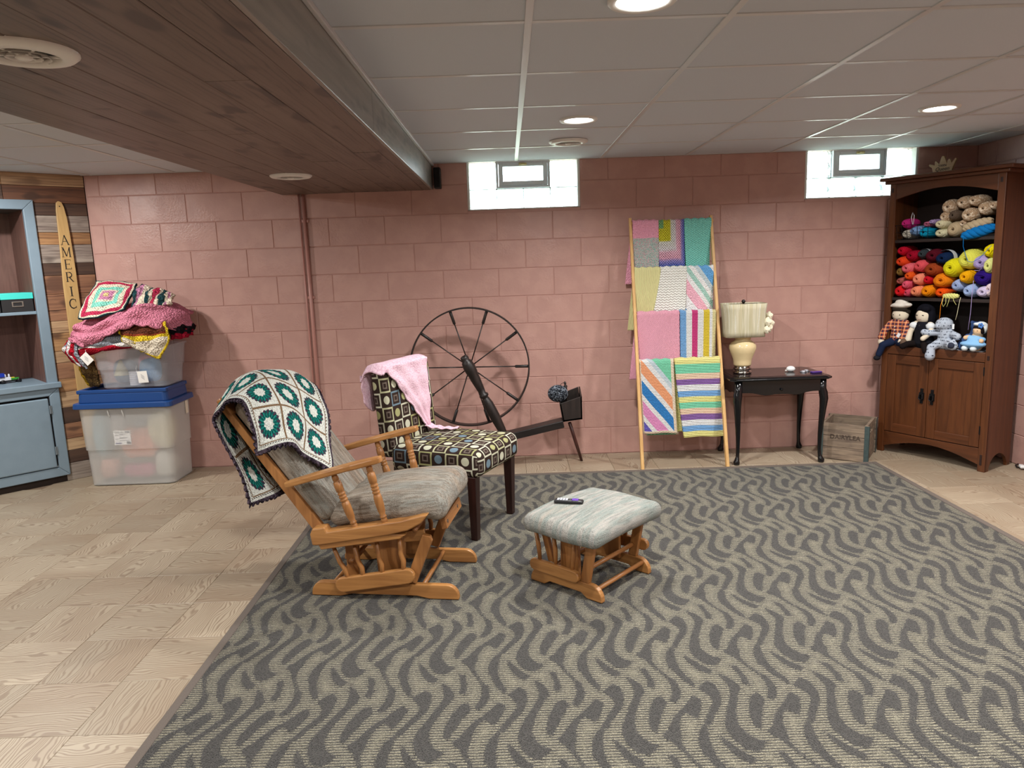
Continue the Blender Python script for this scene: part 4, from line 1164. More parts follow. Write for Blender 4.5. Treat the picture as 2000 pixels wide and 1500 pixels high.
# ------------------------------------------------------------------ weathered crate
def m_crate(t):
    p = t.coord(); g_ = t.noise(t.map(p, (3, 40, 40)), 1.0, 4, .65, .5); n = t.noise(p, 9, 3)
    col = t.mix(g_.step(.3, .7), C(150, 132, 112), C(104, 90, 78)); col = t.mix(n.step(.55, .75) * .6, col, C(78, 64, 58))
    return dict(col=col, rough=.85, bump=g_, bs=.4, bd=.003)
M_CR = mat('weathered_crate_wood', m_crate)
M_STR = mat('verdigris_strap', lambda t: dict(col=t.mix(t.noise(t.coord(), 40, 3), C(84, 104, 102), C(60, 70, 72)), metal=.4, rough=.6))
cr = thing('wooden_crate', 'old weathered wooden crate with metal corner straps on the floor', 'crate', (1.684, -.275, 0), math.radians(-35))
cw_, cd_, chh = .325, .345, .262
for s in (-1, 1):
    zb = .004
    for h_ in (.088, .078, .088):
        MB().box2((-cw_ / 2, s * (cd_ / 2 - .006) - .006, zb), (cw_ / 2, s * (cd_ / 2 - .006) + .006, zb + h_)).build('slat', M_CR, cr, bevel=.002); zb += h_ + .003
    # end board with a hand hole
    xx = s * (cw_ / 2 - .021)
    hole = [(-.045, .19), (.045, .19), (.055, .205), (.045, .22), (-.045, .22), (-.055, .205)]
    d2 = cd_ / 2 - .0125
    mb = MB(); mb.box2((xx - .009, -d2, .004), (xx + .009, d2, .19)); mb.box2((xx - .009, -d2, .22), (xx + .009, d2, chh))
    mb.box2((xx - .009, -d2, .19), (xx + .009, -.052, .22)); mb.box2((xx - .009, .052, .19), (xx + .009, d2, .22))
    mb.build('end_board', M_CR, cr)
    for sy in (-1, 1):
        mb = MB(); mb.box2((s * cw_ / 2 - s * .028, sy * (cd_ / 2 + .0012) - .001, .006), (s * cw_ / 2 + s * .0012, sy * (cd_ / 2 + .0012) + .001, chh))
        mb.box2((s * (cw_ / 2 + .0012) - .001, sy * (cd_ / 2 - .025), .006), (s * (cw_ / 2 + .0012) + .001, sy * (cd_ / 2 + .0012), chh)); mb.build('strap', M_STR, cr)
MB().box2((-cw_ / 2 + .03, -cd_ / 2 + .012, .004), (cw_ / 2 - .03, cd_ / 2 - .012, .014)).build('base', M_CR, cr)
M_INK = mat('faded_ink', col=C(70, 58, 50), rough=.9)
o = obj('lettering', text_mesh('DAIRYLEA', .044, .0003, .0006), cr, M_INK); o.location = (.01, -cd_ / 2 - .0012, .168); o.rotation_euler = (PI / 2, 0, 0)

# ------------------------------------------------------------------ granny square blanket over the glider back
def m_granny(t):
    u, v, _ = t.xyz(t.uv()); L1, L2, q, mg = .67, 1.24, .19, .050
    e = u.min(v).min(L1 - u).min(L2 - v)
    a = (u - mg) / q; b = (v - mg) / q
    fa, fb = a.frac() - .5, b.frac() - .5
    th = t.math('ARCTAN2', fb, fa)
    r = (fa * fa + fb * fb).sqrt()
    star = r * (1.0 + (th * 9.0).sin() * .10)
    seam = fa.abs().max(fb.abs())
    cr, te, te2, pu, br = C(232, 236, 228), C(44, 150, 138), C(14, 104, 100), C(84, 66, 84), C(138, 112, 86)
    n = t.voro(t.vec(u, v, 0.0), 120)
    teal = t.mix((th * 18.0).sin().step(-.3, .6), te2, te)
    col = t.mix(star.gt(.17), cr, teal)
    col = t.mix(star.gt(.305), col, t.mix((th * 18.0).sin().gt(.35), pu, te2))
    col = t.mix((r * (1.0 + (th * 18.0).sin() * .05)).gt(.385), col, cr)
    col = t.mix(seam.gt(.468), col, br)
    holes = e.gt(.040) * e.lt(.048) * (((u + v) * (2 * PI / .017)).sin().gt(.1))
    col = t.mix(e.lt(mg), col, cr)
    col = t.mix(holes, col, C(70, 56, 44))
    col = t.mix(e.lt(.026), col, t.mix(n.step(.2, .8), C(100, 88, 100), C(52, 42, 54)))
    pet = (th * 18.0).sin() * star.gt(.16) * star.lt(.40)
    return dict(col=t.mix(n.step(.35, .9) * .25, col, C(60, 56, 56)), rough=.95, spec=.05, bump=n * -1.0 + pet * .7 - seam.gt(.46) * .4 + e.lt(.026) * 1.0, bs=.9, bd=.008)
bl = thing('granny_blanket', 'cream granny square blanket with teal flowers draped over the glider back', 'blanket', (-1.313, -2.14, .0136), math.radians(-8.6))
# rows run from the front hem over the crest and down behind; columns from the far edge to the near edge
GB = np.array([[(-.248, -.137, .536), (-.329, -.223, .647), (-.375, -.278, .700), (-.500, -.312, .676)],
               [(-.331, .068, .649), (-.414, -.010, .764), (-.475, -.112, .848), (-.533, -.310, .868)],
               [(-.423, .285, .776), (-.498, .117, .880), (-.561, -.046, .967), (-.589, -.302, .910)],
               [(-.505, .310, .885), (-.565, .149, .970), (-.615, -.100, .992), (-.640, -.292, .872)],
               [(-.680, .270, .880), (-.705, .080, .915), (-.705, -.120, .900), (-.672, -.300, .810)],
               [(-.605, .230, .690), (-.612, .010, .680), (-.598, -.190, .680), (-.598, -.312, .660)],
               [(-.560, .210, .470), (-.510, .000, .455), (-.452, -.195, .470), (-.540, -.312, .450)]])
def f_blanket(u, v):
    L1, L2 = .67, 1.24
    ci = np.interp(u * L1, [0, .24, .43, .67], [0, 1, 2, 3]); ri = np.interp(v * L2, [0, .24, .43, .62, .81, 1.0, 1.24], range(7))
    def w4(x, n):
        i = np.clip(np.floor(x).astype(int), 0, n - 2); f = x - i
        w = [-.5 * f + f ** 2 - .5 * f ** 3, 1 - 2.5 * f ** 2 + 1.5 * f ** 3, .5 * f + 2 * f ** 2 - 1.5 * f ** 3, -.5 * f ** 2 + .5 * f ** 3]
        return [(np.clip(i + k - 1, 0, n - 1), w[k]) for k in range(4)]
    P = np.zeros(u.shape + (3,))
    for r, wr in w4(ri, 7):
        for c, wc in w4(ci, 4): P = P + GB[r, c] * (wr * wc)[..., None]
    n1 = .006 * np.sin(u * 13 + v * 9) + .004 * np.sin(v * 31 - u * 7)
    edge = np.minimum(np.minimum(u * L1, v * L2), np.minimum((1 - u) * L1, (1 - v) * L2))
    fr = .006 * np.sin((u * L1 + v * L2) * 190) * (edge < .012)
    front = np.clip(1 - v * 2.2, 0, 1)
    return P[..., 0] + n1 * .8 + .010 * front, P[..., 1] + fr * .5 - .004, P[..., 2] + n1 * .5 + fr + .007 * front
sheet('cloth', f_blanket, 110, 190, mat('granny_square_crochet', m_granny), bl, .011, .67, 1.24)

# ------------------------------------------------------------------ bookcase (hutch) set across the corner
CHER = wood('cherry_stain', C(100, 57, 29), C(70, 38, 19), .38, 2)
CHERX = wood('cherry_stain_cross', C(98, 55, 29), C(68, 38, 19), .38, 0)
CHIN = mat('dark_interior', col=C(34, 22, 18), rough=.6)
HO, HA = Vector((1.98, -.2, 0)), math.radians(-59.2)
hu = thing('bookcase', 'tall cherry stained bookcase with arched opening and two doors in the corner', 'bookcase', HO, HA)
XL, XRR, HD = -.040, .706, .318
def arch(n, a, b, z0, zm): return [(a + (b - a) * k / n, z0 + (zm - z0) * math.sin(PI * k / n)) for k in range(n + 1)]
side = [(.0, 0), (.045, 0)] + [(.045 + (.235) * k / 10, .02 + .085 * math.sin(PI * k / 10) ** .6) for k in range(11)] + [(.28, 0), (HD, 0), (HD, 1.93), (0, 1.93)]
for x in (XL, XRR - .020): MB().prism(side, x, x + .020, 'yz').build('side_panel', CHER, hu)
for x0, x1 in ((XL, .004), (.660, XRR)): MB().box2((x0, -.006, 0), (x1, .016, 1.93)).build('stile', CHER, hu, bevel=.003)
MB().box2((-.068, -.030, 1.912), (.734, HD, 1.934)).build('cornice', CHERX, hu, bevel=.006)
MB().box2((-.094, -.052, 1.934), (.760, HD, 1.958)).build('top', CHERX, hu, bevel=.006)
MB().prism([(.004, 1.912)] + arch(24, .004, .660, 1.806, 1.862) + [(.660, 1.912)], -.004, .014).build('arch_rail', CHERX, hu, bevel=.002)
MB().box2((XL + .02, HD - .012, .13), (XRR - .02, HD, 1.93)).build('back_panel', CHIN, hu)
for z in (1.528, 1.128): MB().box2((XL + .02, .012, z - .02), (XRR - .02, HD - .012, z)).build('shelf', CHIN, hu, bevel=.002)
MB().box2((XL + .02, -.004, .772), (XRR - .02, HD - .012, .790)).build('shelf', CHERX, hu, bevel=.003)
MB().box2((.004, -.008, .726), (.660, .014, .786)).build('sill_rail', CHERX, hu, bevel=.003)
mb = MB(); mb.box2((XL + .02, .02, .05), (XRR - .02, HD, .155)); MB().box2((XL + .02, .02, .14), (XRR - .02, HD - .012, .155)).build('bottom', CHIN, hu)
MB().prism([(.004, .155)] + arch(24, .004, .660, .045, .112) + [(.660, .155)], -.004, .014).build('apron', CHERX, hu, bevel=.002)
M_IRON = mat('dark_iron', col=C(34, 34, 36), metal=.7, rough=.45)
for (x0, x1, hx) in ((.006, .302, .268), (.305, .658, .340)):
    z0, z1, fw = .160, .722, .062
    d = MB().box2((x0 + fw - .004, .004, z0 + fw - .004), (x1 - fw + .004, .012, z1 - fw + .004)).build('door', CHER, hu)
    for a, b in (((x0, -.006, z0), (x0 + fw, .014, z1)), ((x1 - fw, -.006, z0), (x1, .014, z1))): MB().box2(a, b).build('door_stile', CHER, d, bevel=.003)
    for a, b in (((x0 + fw, -.006, z0), (x1 - fw, .014, z0 + fw)), ((x0 + fw, -.006, z1 - fw), (x1 - fw, .014, z1))): MB().box2(a, b).build('door_rail', CHERX, d, bevel=.003)
    mb = MB(); mb.box((hx, -.009, .452), (.020, .006, .105)); mb.box((hx, -.009, .452), (.034, .006, .05)); mb.box((hx, -.014, .468), (.022, .01, .014))
    mb.tube([(hx - .011, -.018, .466), (hx - .013, -.024, .435), (hx, -.026, .425), (hx + .013, -.024, .435), (hx + .011, -.018, .466)], .004, 8)
    mb.build('handle', M_IRON, d, bevel=.001)
for z in (.25, .64): MB().box2((.656, -.009, z), (.664, .002, z + .055)).build('hinge', M_IRON, hu, bevel=.001)
M_TEN = mat('dark_tenon', col=C(40, 22, 18), rough=.4)
for x, z0, z1 in ((.680, .045, .115), (.680, 1.855, 1.885), (-.020, 1.855, 1.885), (.680, .742, .770)): MB().box2((x - .007, -.009, z0), (x + .007, 0, z1)).build('tenon', M_TEN, hu, bevel=.001)

# ------------------------------------------------------------------ yarn in the bookcase
def hx(h): return tuple(int(h[i:i + 2], 16) for i in (0, 2, 4))
def ymat(h):
    if h == 'TW': return yarn_mat('yarn_tweed', C(196, 168, 136), C(150, 118, 90), 200, C(228, 212, 190))
    r, g_, b = hx(h); return yarn_mat('yarn_' + h, C(r, g_, b), C(int(r * .80), int(g_ * .78), int(b * .80)), 240)
YN = {'C8102E': 'scarlet', 'A80F2C': 'crimson', 'EE4A20': 'orange-red', '3A4246': 'charcoal', '5A1222': 'maroon', '14284C': 'navy', 'F0707A': 'coral pink', 'E85860': 'deep coral', 'A04420': 'rust', '8A6A34': 'olive brown',
      'F06020': 'tangerine', 'F89474': 'peach', 'B05E54': 'dusty rose', 'E86078': 'rose pink', 'D01828': 'cherry red', 'F08818': 'pumpkin', 'E02028': 'bright red', 'D85068': 'raspberry', 'F4926A': 'salmon', 'F09010': 'amber', 'F85A14': 'vivid orange',
      'E8E020': 'lemon', 'E8E860': 'pale lemon', 'F4E010': 'canary yellow', 'F4B010': 'golden', 'B8A8DC': 'lavender', '301878': 'deep purple', 'E4E890': 'cream yellow', 'A0B4DC': 'periwinkle', 'A4BCE4': 'sky blue', 'D8CCE8': 'white and lilac',
      'F0DCE0': 'blush white', 'E8E890': 'buttery', 'D83088': 'magenta', 'DAD6C6': 'ivory', '88B0E0': 'baby blue', '10A0C8': 'teal blue', 'D87898': 'pink', 'B8A0D0': 'mauve', 'E8E0B8': 'cream', 'E8E4BC': 'off-white', 'C8B490': 'beige', 'TW': 'tan tweed', '6A5A4C': 'taupe'}
SK = [(0.01,1.453,.04,.035,'C8102E'),(.077,1.418,.051,.038,'A80F2C'),(-.012,1.379,.041,.036,'EE4A20'),(.155,1.427,.036,.032,'3A4246'),(.231,1.415,.056,.045,'5A1222'),(.304,1.395,.055,.041,'14284C'),(.048,1.331,.051,.041,'F0707A'),(.143,1.347,.047,.043,'E85860'),(.232,1.322,.062,.045,'A04420'),(-.025,1.307,.026,.033,'8A6A34'),(.08,1.279,.034,.03,'F06020'),(.135,1.255,.044,.043,'F89474'),(-.001,1.243,.034,.028,'B05E54'),(.061,1.219,.028,.033,'E86078'),(.203,1.252,.032,.032,'D01828'),(.3,1.247,.065,.05,'F08818'),(-.006,1.171,.044,.043,'E02028'),(.059,1.160,.034,.033,'D85068'),(.128,1.172,.044,.040,'F4926A'),(.208,1.174,.046,.043,'F09010'),(.3,1.165,.047,.036,'F85A14'),(.362,1.331,.062,.062,'E8E020'),(.449,1.384,.07,.066,'E8E860'),(.596,1.436,.047,.048,'F4E010'),(.457,1.271,.045,.044,'F4B010'),(.539,1.362,.058,.05,'B8A8DC'),(.565,1.266,.07,.05,'301878'),(.616,1.341,.038,.055,'E4E890'),(.395,1.214,.046,.044,'A0B4DC'),(.482,1.180,.042,.044,'A4BCE4'),(.57,1.175,.048,.040,'D8CCE8'),(.631,1.188,.028,.052,'F0DCE0'),
      (.036,1.640,.032,.035,'D83088'),(.037,1.568,.042,.034,'DAD6C6'),(.092,1.585,.039,.035,'88B0E0'),(.172,1.573,.041,.037,'10A0C8'),(.18,1.628,.032,.021,'D87898'),(.217,1.641,.021,.018,'B8A0D0'),(.271,1.622,.044,.031,'E8E0B8'),(.267,1.563,.048,.033,'E8E4BC'),(.364,1.582,.053,.052,'C8B490'),(.316,1.732,.048,.049,'TW'),(.4,1.753,.045,.043,'TW'),(.478,1.759,.044,.037,'TW'),(.289,1.67,.039,.039,'TW'),(.35,1.674,.036,.036,'6A5A4C'),(.455,1.671,.054,.047,'TW'),(.414,1.619,.03,.028,'TW'),(.539,1.705,.045,.045,'TW'),(.608,1.719,.033,.029,'TW')]
TWN = ['tan tweed skein leaning at the left of the upper tweed pile', 'tan tweed skein at the top of the tweed pile', 'tan tweed skein behind the topmost one', 'small tan tweed skein above the cream balls', 'large tan tweed skein over the braided beige hank',
       'small tan tweed skein beside the beige spiral ball', 'tan tweed skein at the right of the top shelf', 'tan tweed skein touching the right side of the bookcase']
HR = Matrix.Rotation(HA, 3, 'Z')
def hw(x, y, z): return HO + HR @ Vector((x, y, z))
twi = 0
def skein_mesh(rx, rz, L, seed):
    rr = random.Random(seed); n = 24
    prof = [(.10, .022), (.17, .008), (.32, .002), (.52, .006), (.72, .019), (.88, .040), (.97, .068), (1.0, .10), (1.0, max(.105, .6 * L)), (.97, L - .04), (.82, L - .014), (.5, L - .002), (.05, L)]
    V = []; F = []
    for k, (r, y) in enumerate(prof):
        for i in range(n):
            a = 2 * PI * i / n; w = 1 + .035 * math.sin(3 * a + seed) + .02 * math.sin(7 * a + k)
            V.append((r * rx * w * math.cos(a), y, r * rz * w * math.sin(a)))
    for k in range(len(prof) - 1): F += [(k * n + i, (k + 1) * n + i, (k + 1) * n + (i + 1) % n, k * n + (i + 1) % n) for i in range(n)]
    F = [f[::-1] for f in F]
    F += [tuple(range(n)), tuple((len(prof) - 1) * n + i for i in range(n - 1, -1, -1))]
    mb = MB(); mb.add(V, F)
    return mb
for i, (x, z, rx, rz, h) in enumerate(SK):
    top = z > 1.5
    if h == 'TW': lab = TWN[twi]; twi += 1
    else: lab = '%s yarn skein on the %s bookcase shelf' % (YN[h], 'top' if top else 'middle')
    xx = max(.004 + rx * .9, min(.652 - rx * .85, x + .026)); y = .02 + (.012 * math.sin(i * 2.3))
    t = thing('yarn_skein', lab, 'yarn', hw(xx, y, z), HA + .12 * math.sin(i * 5.1), 'yarn skeins in the bookcase')
    L = min(.20, .13 + rx * 1.2); m_ = ymat(h)
    skein_mesh(rx * 1.02, rz * 1.04, L, i).build('winding', m_, t, True)
    # spiral of yarn on the end that faces the room
    pts = []
    for k in range(84):
        a = k * .31; q = .12 + .72 * k / 84
        pts.append((q * rx * math.cos(a), float(np.interp(q, (.10, .17, .32, .52, .72, .88, .97), (.022, .008, .002, .006, .019, .040, .068))) - .0006, q * rz * math.sin(a)))
    MB().tube(pts, .0018, 5).build('end_spiral', m_, t, True)
    if h in ('3A4246', '14284C'): MB().lathe([(rx * 1.05, 0), (rx * 1.06, .5), (rx * 1.05, 1)], 22, (0, .055, 0), (0, .105, 0), False, 1.0, 1.0).build('paper_band', mat('paper_band', col=C(222, 226, 232), rough=.6), t, True)
def strandt(root, name, pts, h, r=.0016):
    q = [HR @ Vector(p) for p in pts]; o = MB().tube([root.matrix_basis.inverted() @ hw(*p) for p in pts], r, 6).build(name, ymat(h), root, True); return o
# twisted beige hank, blue hank, buttery hank
def hank(label, a, b, r, h, seed, name='winding'):
    t = thing('yarn_hank', label, 'yarn', hw(*a), HA, 'yarn skeins in the bookcase'); d = Vector(b) - Vector(a); mb = MB()
    for s in range(4):
        pts = []
        for k in range(26):
            u = k / 25; an = u * 9 + s * PI / 2; e = math.sin(PI * min(1, max(0, u * .96 + .02))) ** .35
            pts.append((d.x * u, d.y * u + r * .55 * math.cos(an) * e, d.z * u + r * .55 * math.sin(an) * e))
        mb.tube(pts, [r * .56 * (.55 + .45 * math.sin(PI * (k / 25)) ** .5) for k in range(26)], 8)
    mb.build(name, ymat(h), t, True); return t
hank('braided beige hank lying above the blue hank on the top shelf', (.455, .03, 1.585), (.615, .05, 1.625), .034, 'C8B491', 1)
blue = hank('bright blue hank drooping over the edge of the top shelf', (.470, -.012, 1.535), (.650, .03, 1.585), .034, '1478C0', 2)
but = hank('buttery pale yellow hank flat at the front of the middle shelf', (.362, .012, 1.147), (.462, .010, 1.147), .018, 'E8E890', 3)
bpt = lambda root, pts: [Vector((p[0], p[1], p[2])) - Vector((0, 0, 0)) for p in pts]
def tail(root, ax, pts, h, r=.0017):
    base = Vector(ax); MB().tube([Vector(p) - base for p in pts], r, 6).build('loose_strand', ymat(h), root, True)
tail(blue, (.470, -.012, 1.535), [(.487, -.03, 1.53), (.492, -.035, 1.47), (.51, -.03, 1.41), (.525, -.03, 1.375), (.55, -.03, 1.368), (.59, -.025, 1.39), (.63, -.02, 1.44), (.65, -.01, 1.47)], '1478C0')
tail(but, (.355, -.004, 1.146), [(.365, -.02, 1.14), (.36, -.025, 1.10), (.37, -.025, 1.075), (.385, -.025, 1.10), (.38, -.02, 1.14)], 'E8E890')
tail(but, (.355, -.004, 1.146), [(.405, -.02, 1.14), (.402, -.024, 1.11), (.392, -.024, 1.075)], 'E8E890')
tail(but, (.355, -.004, 1.146), [(.425, -.02, 1.14), (.435, -.024, 1.115), (.452, -.024, 1.09)], 'E8E890')
tail(but, (.355, -.004, 1.146), [(.362, -.02, 1.14), (.353, -.026, 1.08), (.352, -.026, 1.02), (.349, -.026, .985)], 'F08818')
tail(but, (.355, -.004, 1.146), [(.475, -.02, 1.14), (.470, -.026, 1.09), (.463, -.026, 1.03), (.455, -.026, .99)], 'E8E4BC')
tail(but, (.355, -.004, 1.146), [(.553, -.03, 1.25), (.552, -.035, 1.15), (.549, -.03, 1.05), (.540, -.028, .93)], 'B8A8DC')
tail(but, (.355, -.004, 1.146), [(.555, -.03, 1.315), (.585, -.032, 1.312), (.595, -.03, 1.328), (.570, -.03, 1.335), (.61, -.028, 1.345)], 'B8A8DC', .002)
# black wire basket on the top shelf
wb = thing('wire_basket', 'black wire basket of small yarn balls at the left of the top shelf', 'basket', hw(.125, .06, 1.5285), HA)
for z, e in ((.004, .0), (.05, .006), (.10, .012)):
    MB().tube([(sx * (.112 + e), sy * (.045 + e), z) for sx, sy in ((-1, -1), (1, -1), (1, 1), (-1, 1))], .0018, 6, True).build('hoop', M_IRON, wb)
for k in range(7):
    x = -.105 + k * .035; MB().tube([(x, -.045, .004), (x * 1.06, -.057, .10)], .0014, 6).build('wire', M_IRON, wb)
MB().tube([(.0, -.05, .10), (-.012, -.05, .15), (-.004, -.05, .185), (.008, -.05, .16), (.004, -.05, .10)], .002, 6).build('white_loop', mat('white_cord', col=C(220, 222, 228), rough=.8), wb, True)

# ------------------------------------------------------------------ dolls sitting on the lower shelf
def blob(name, parts, m, parent, vox=.0045, smooth=6):
    """parts: ('e', centre, radii) or ('t', path, radii); fused into one continuous surface"""
    mb = MB()
    for p in parts:
        if p[0] == 'e': mb.ell(p[1], p[2], 14, 10)
        else: mb.tube(p[1], p[2], 10); [mb.ell(q, (r, r, r), 10, 8) for q, r in zip(p[1], p[2])]
    o = mb.build(name, m, parent, True)
    r = o.modifiers.new('fuse', 'REMESH'); r.mode = 'VOXEL'; r.voxel_size = vox; r.use_smooth_shade = True
    s = o.modifiers.new('soften', 'SMOOTH'); s.factor = .5; s.iterations = smooth
    return o
def dollmat(n, r, g_, b): return mat(n, lambda t: dict(col=t.mix(t.noise(t.coord(), 160, 2) * .3, C(r, g_, b), C(int(r * .8), int(g_ * .8), int(b * .8))), rough=.9, spec=.1))
def doll(name, label, cat='doll'): return thing(name, label, cat, hw(0, 0, 0), HA)
M_FELT = dollmat('cream_felt', 226, 214, 192); M_EYE = mat('black_stitch', col=C(24, 20, 20), rough=.7)
SH = .7905
# boy with cap and plaid shirt (local x along the shelf, y into it)
def m_plaid(t):
    x, y, z = t.xyz(t.coord()); a = (x / .026).frac(); b = (z / .026).frac()
    c = t.mix(a.lt(.45), C(196, 84, 48), C(34, 38, 66)); d = t.mix(b.lt(.45), C(204, 92, 50), C(36, 40, 66))
    c = t.mix(.5, c, d); l = a.gt(.70) * a.lt(.78); k = b.gt(.70) * b.lt(.78)
    return dict(col=t.mix(t.math('MAXIMUM', l, k), c, C(230, 206, 150)), rough=.9)
d1 = doll('boy_doll', 'rag doll with white and black cap and orange plaid shirt on the lower shelf')
hx1, hy1 = .062, .030
blob('body', [('e', (hx1, hy1, 1.005), (.058, .045, .050)), ('t', [(hx1, hy1 + .01, .97), (hx1 - .01, hy1 + .02, .80)], [.03, .04]),
              ('t', [(.005, .01, .945), (-.025, -.025, .88), (-.032, -.038, .81)], [.02, .018, .021]), ('t', [(.112, .02, .945), (.128, -.005, .88), (.110, -.03, .82)], [.02, .018, .02])], M_FELT, d1)
blob('shirt', [('t', [(hx1 - .004, hy1 + .005, .955), (hx1 - .012, hy1 + .01, .83)], [.046, .058]), ('t', [(.010, .012, .948), (-.022, -.02, .885), (-.030, -.033, .845)], [.025, .024, .027]), ('t', [(.110, .02, .95), (.128, -.002, .885), (.118, -.02, .85)], [.025, .024, .026])], mat('plaid_shirt', m_plaid), d1)
blob('trousers', [('e', (.052, .03, .818), (.062, .045, .026)), ('t', [(.03, .0, .815), (-.015, -.04, .79), (-.036, -.05, .72)], [.030, .027, .022]), ('t', [(.08, .0, .815), (.122, -.03, .81)], [.03, .026])], dollmat('denim', 30, 40, 66), d1)
for c, r in (((-.043, -.058, .695), (.022, .028, .018)), ((.138, -.042, .815), (.024, .022, .032))): MB().ell(c, r, 14, 10).build('shoe', dollmat('brown_suede', 104, 84, 70) if c[0] > 0 else dollmat('dark_shoe', 34, 34, 40), d1, True)
blob('hair', [('e', (hx1, hy1 + .012, 1.028), (.063, .046, .038)), ('e', (hx1, hy1 - .012, 1.046), (.058, .036, .017))], dollmat('dark_brown_hair', 48, 42, 36), d1)
blob('cap', [('e', (hx1, hy1, 1.072), (.068, .052, .022)), ('e', (hx1 + .004, hy1 + .004, 1.093), (.046, .040, .026)), ('e', (hx1 + .05, hy1 - .01, 1.078), (.035, .03, .016)), ('e', (hx1 - .03, hy1 - .01, 1.068), (.05, .03, .012))], dollmat('white_cap', 220, 214, 204), d1, .004)
for s in (-1, 1): MB().ell((hx1 - .004 + s * .024, hy1 - .043, 1.008), (.0035, .002, .0045), 8, 6).build('eye', M_EYE, d1, True)
MB().tube([(hx1 - .004 + .034 * math.sin(a), hy1 - .046 + .014 * abs(math.sin(a)), .998 - .020 * math.cos(a)) for a in np.linspace(-1.1, 1.1, 9)], .0012, 5).build('mouth', M_EYE, d1)
for z in (.925, .90, .875, .85): MB().ell((hx1 - .006, hy1 - .052, z), (.0045, .002, .0045), 8, 6).build('button', M_WHITE, d1, True)
MB().box((.098, -.04, .868), (.022, .002, .03), rot('Y', 30)).build('tag', mat('white_tag', col=C(232, 236, 240), rough=.6), d1)
# girl with black hair and jumper
d2 = doll('girl_doll', 'rag doll with long black hair, white collar and black jumper dress on the lower shelf')
hx2, hy2 = .228, .030
blob('body', [('e', (hx2, hy2 - .004, 1.006), (.050, .042, .052)), ('t', [(hx2, hy2 + .01, .97), (hx2 + .006, hy2 + .02, .81)], [.026, .036]),
              ('t', [(hx2 - .045, .02, .95), (hx2 - .070, .0, .895), (hx2 - .072, -.02, .84)], [.02, .019, .022]), ('t', [(hx2 + .055, .02, .95), (hx2 + .078, -.005, .90), (hx2 + .040, -.035, .855)], [.02, .018, .018])], M_FELT, d2)
blob('blouse', [('t', [(hx2, hy2, .918), (hx2, hy2, .91)], [.044, .050]), ('e', (hx2 - .052, .012, .938), (.032, .03, .026)), ('e', (hx2 + .062, .012, .938), (.030, .03, .026)), ('e', (hx2, hy2 - .026, .946), (.034, .020, .010))], dollmat('white_blouse', 226, 230, 232), d2)
blob('jumper', [('t', [(hx2, hy2, .925), (hx2 + .008, hy2 + .005, .83)], [.053, .064]), ('e', (hx2 + .01, hy2 - .005, .822), (.078, .055, .028))], dollmat('black_cloth', 24, 24, 30), d2)
blob('legs', [('t', [(hx2 - .03, .0, .815), (hx2 - .06, -.045, .812), (hx2 - .085, -.06, .795)], [.024, .021, .022]), ('t', [(hx2 + .03, .0, .815), (hx2 + .055, -.045, .812), (hx2 + .078, -.06, .775)], [.024, .021, .023])], dollmat('black_stocking', 26, 20, 20), d2)
blob('hair', [('e', (hx2 + .004, hy2 + .016, 1.035), (.062, .05, .056)), ('e', (hx2 + .052, hy2 + .01, .995), (.022, .035, .055)), ('e', (hx2 - .052, hy2 + .02, .995), (.016, .03, .045)), ('e', (hx2 + .022, hy2 - .018, 1.055), (.034, .028, .022))], dollmat('black_hair', 18, 18, 26), d2)
for s in (-1, 1): MB().ell((hx2 - .004 + s * .021, hy2 - .043, 1.012), (.008, .002, .003), 8, 6).build('eye', M_EYE, d2, True)
MB().tube([(hx2 - .004 + .012 * math.sin(a), hy2 - .044, .984 - .003 * math.cos(a)) for a in np.linspace(-1.3, 1.3, 7)], .001, 5).build('mouth', mat('red_stitch', col=C(150, 70, 70)), d2)
MB().ell((hx2, hy2 - .048, .940), (.005, .003, .009), 8, 6).build('brooch', M_EYE, d2, True)
# letter-print plush
def m_print(t):
    x, y, z = t.xyz(t.coord()); r_ = (z / .020); c = ((x + (r_.floor() * .37)) / .0075)
    w = t.white(t.vec(c.floor(), r_.floor(), (y / .02).floor()))
    bar = w.gt(.52) * r_.frac().gt(.30) * r_.frac().lt(.72) * c.frac().gt(.2)
    w2 = t.white(t.vec((x / .0036).floor(), (z / .0036).floor(), 2.0))
    return dict(col=t.mix(bar * w2.gt(.3), C(170, 180, 194), C(44, 50, 66)), rough=.85)
M_PR = mat('letter_print_fabric', m_print)
d3 = doll('print_bear', 'pale blue-grey letter-print stuffed bear slumped over the shelf edge', 'plush toy')
bx3 = .385
blob('body', [('e', (bx3 - .008, .02, .957), (.056, .050, .046)), ('t', [(bx3, .03, .905), (bx3 + .002, .035, .835)], [.046, .056]), ('e', (bx3 - .03, -.014, .945), (.022, .024, .018)),
              ('t', [(bx3 - .045, .02, .90), (bx3 - .085, -.015, .895), (bx3 - .115, -.03, .90)], [.024, .022, .022]), ('t', [(bx3 + .045, .02, .895), (bx3 + .078, -.005, .89), (bx3 + .100, -.015, .882)], [.024, .022, .024]),
              ('t', [(bx3 - .03, .0, .825), (bx3 - .052, -.045, .80), (bx3 - .050, -.058, .745)], [.030, .028, .033]), ('t', [(bx3 + .035, .0, .828), (bx3 + .070, -.03, .828)], [.030, .034]), ('e', (bx3 + .082, -.034, .825), (.034, .018, .034))], M_PR, d3)
MB().lathe([(.020, 0), (.021, .5), (.012, 1)], 14, (bx3 + .082, -.052, .826), (bx3 + .084, -.060, .826)).build('paw_pad', mat('navy_pad', col=C(34, 40, 60), rough=.8), d3, True)
MB().box((bx3 + .055, .01, .945), (.014, .002, .034)).build('tag', mat('white_tag'), d3)
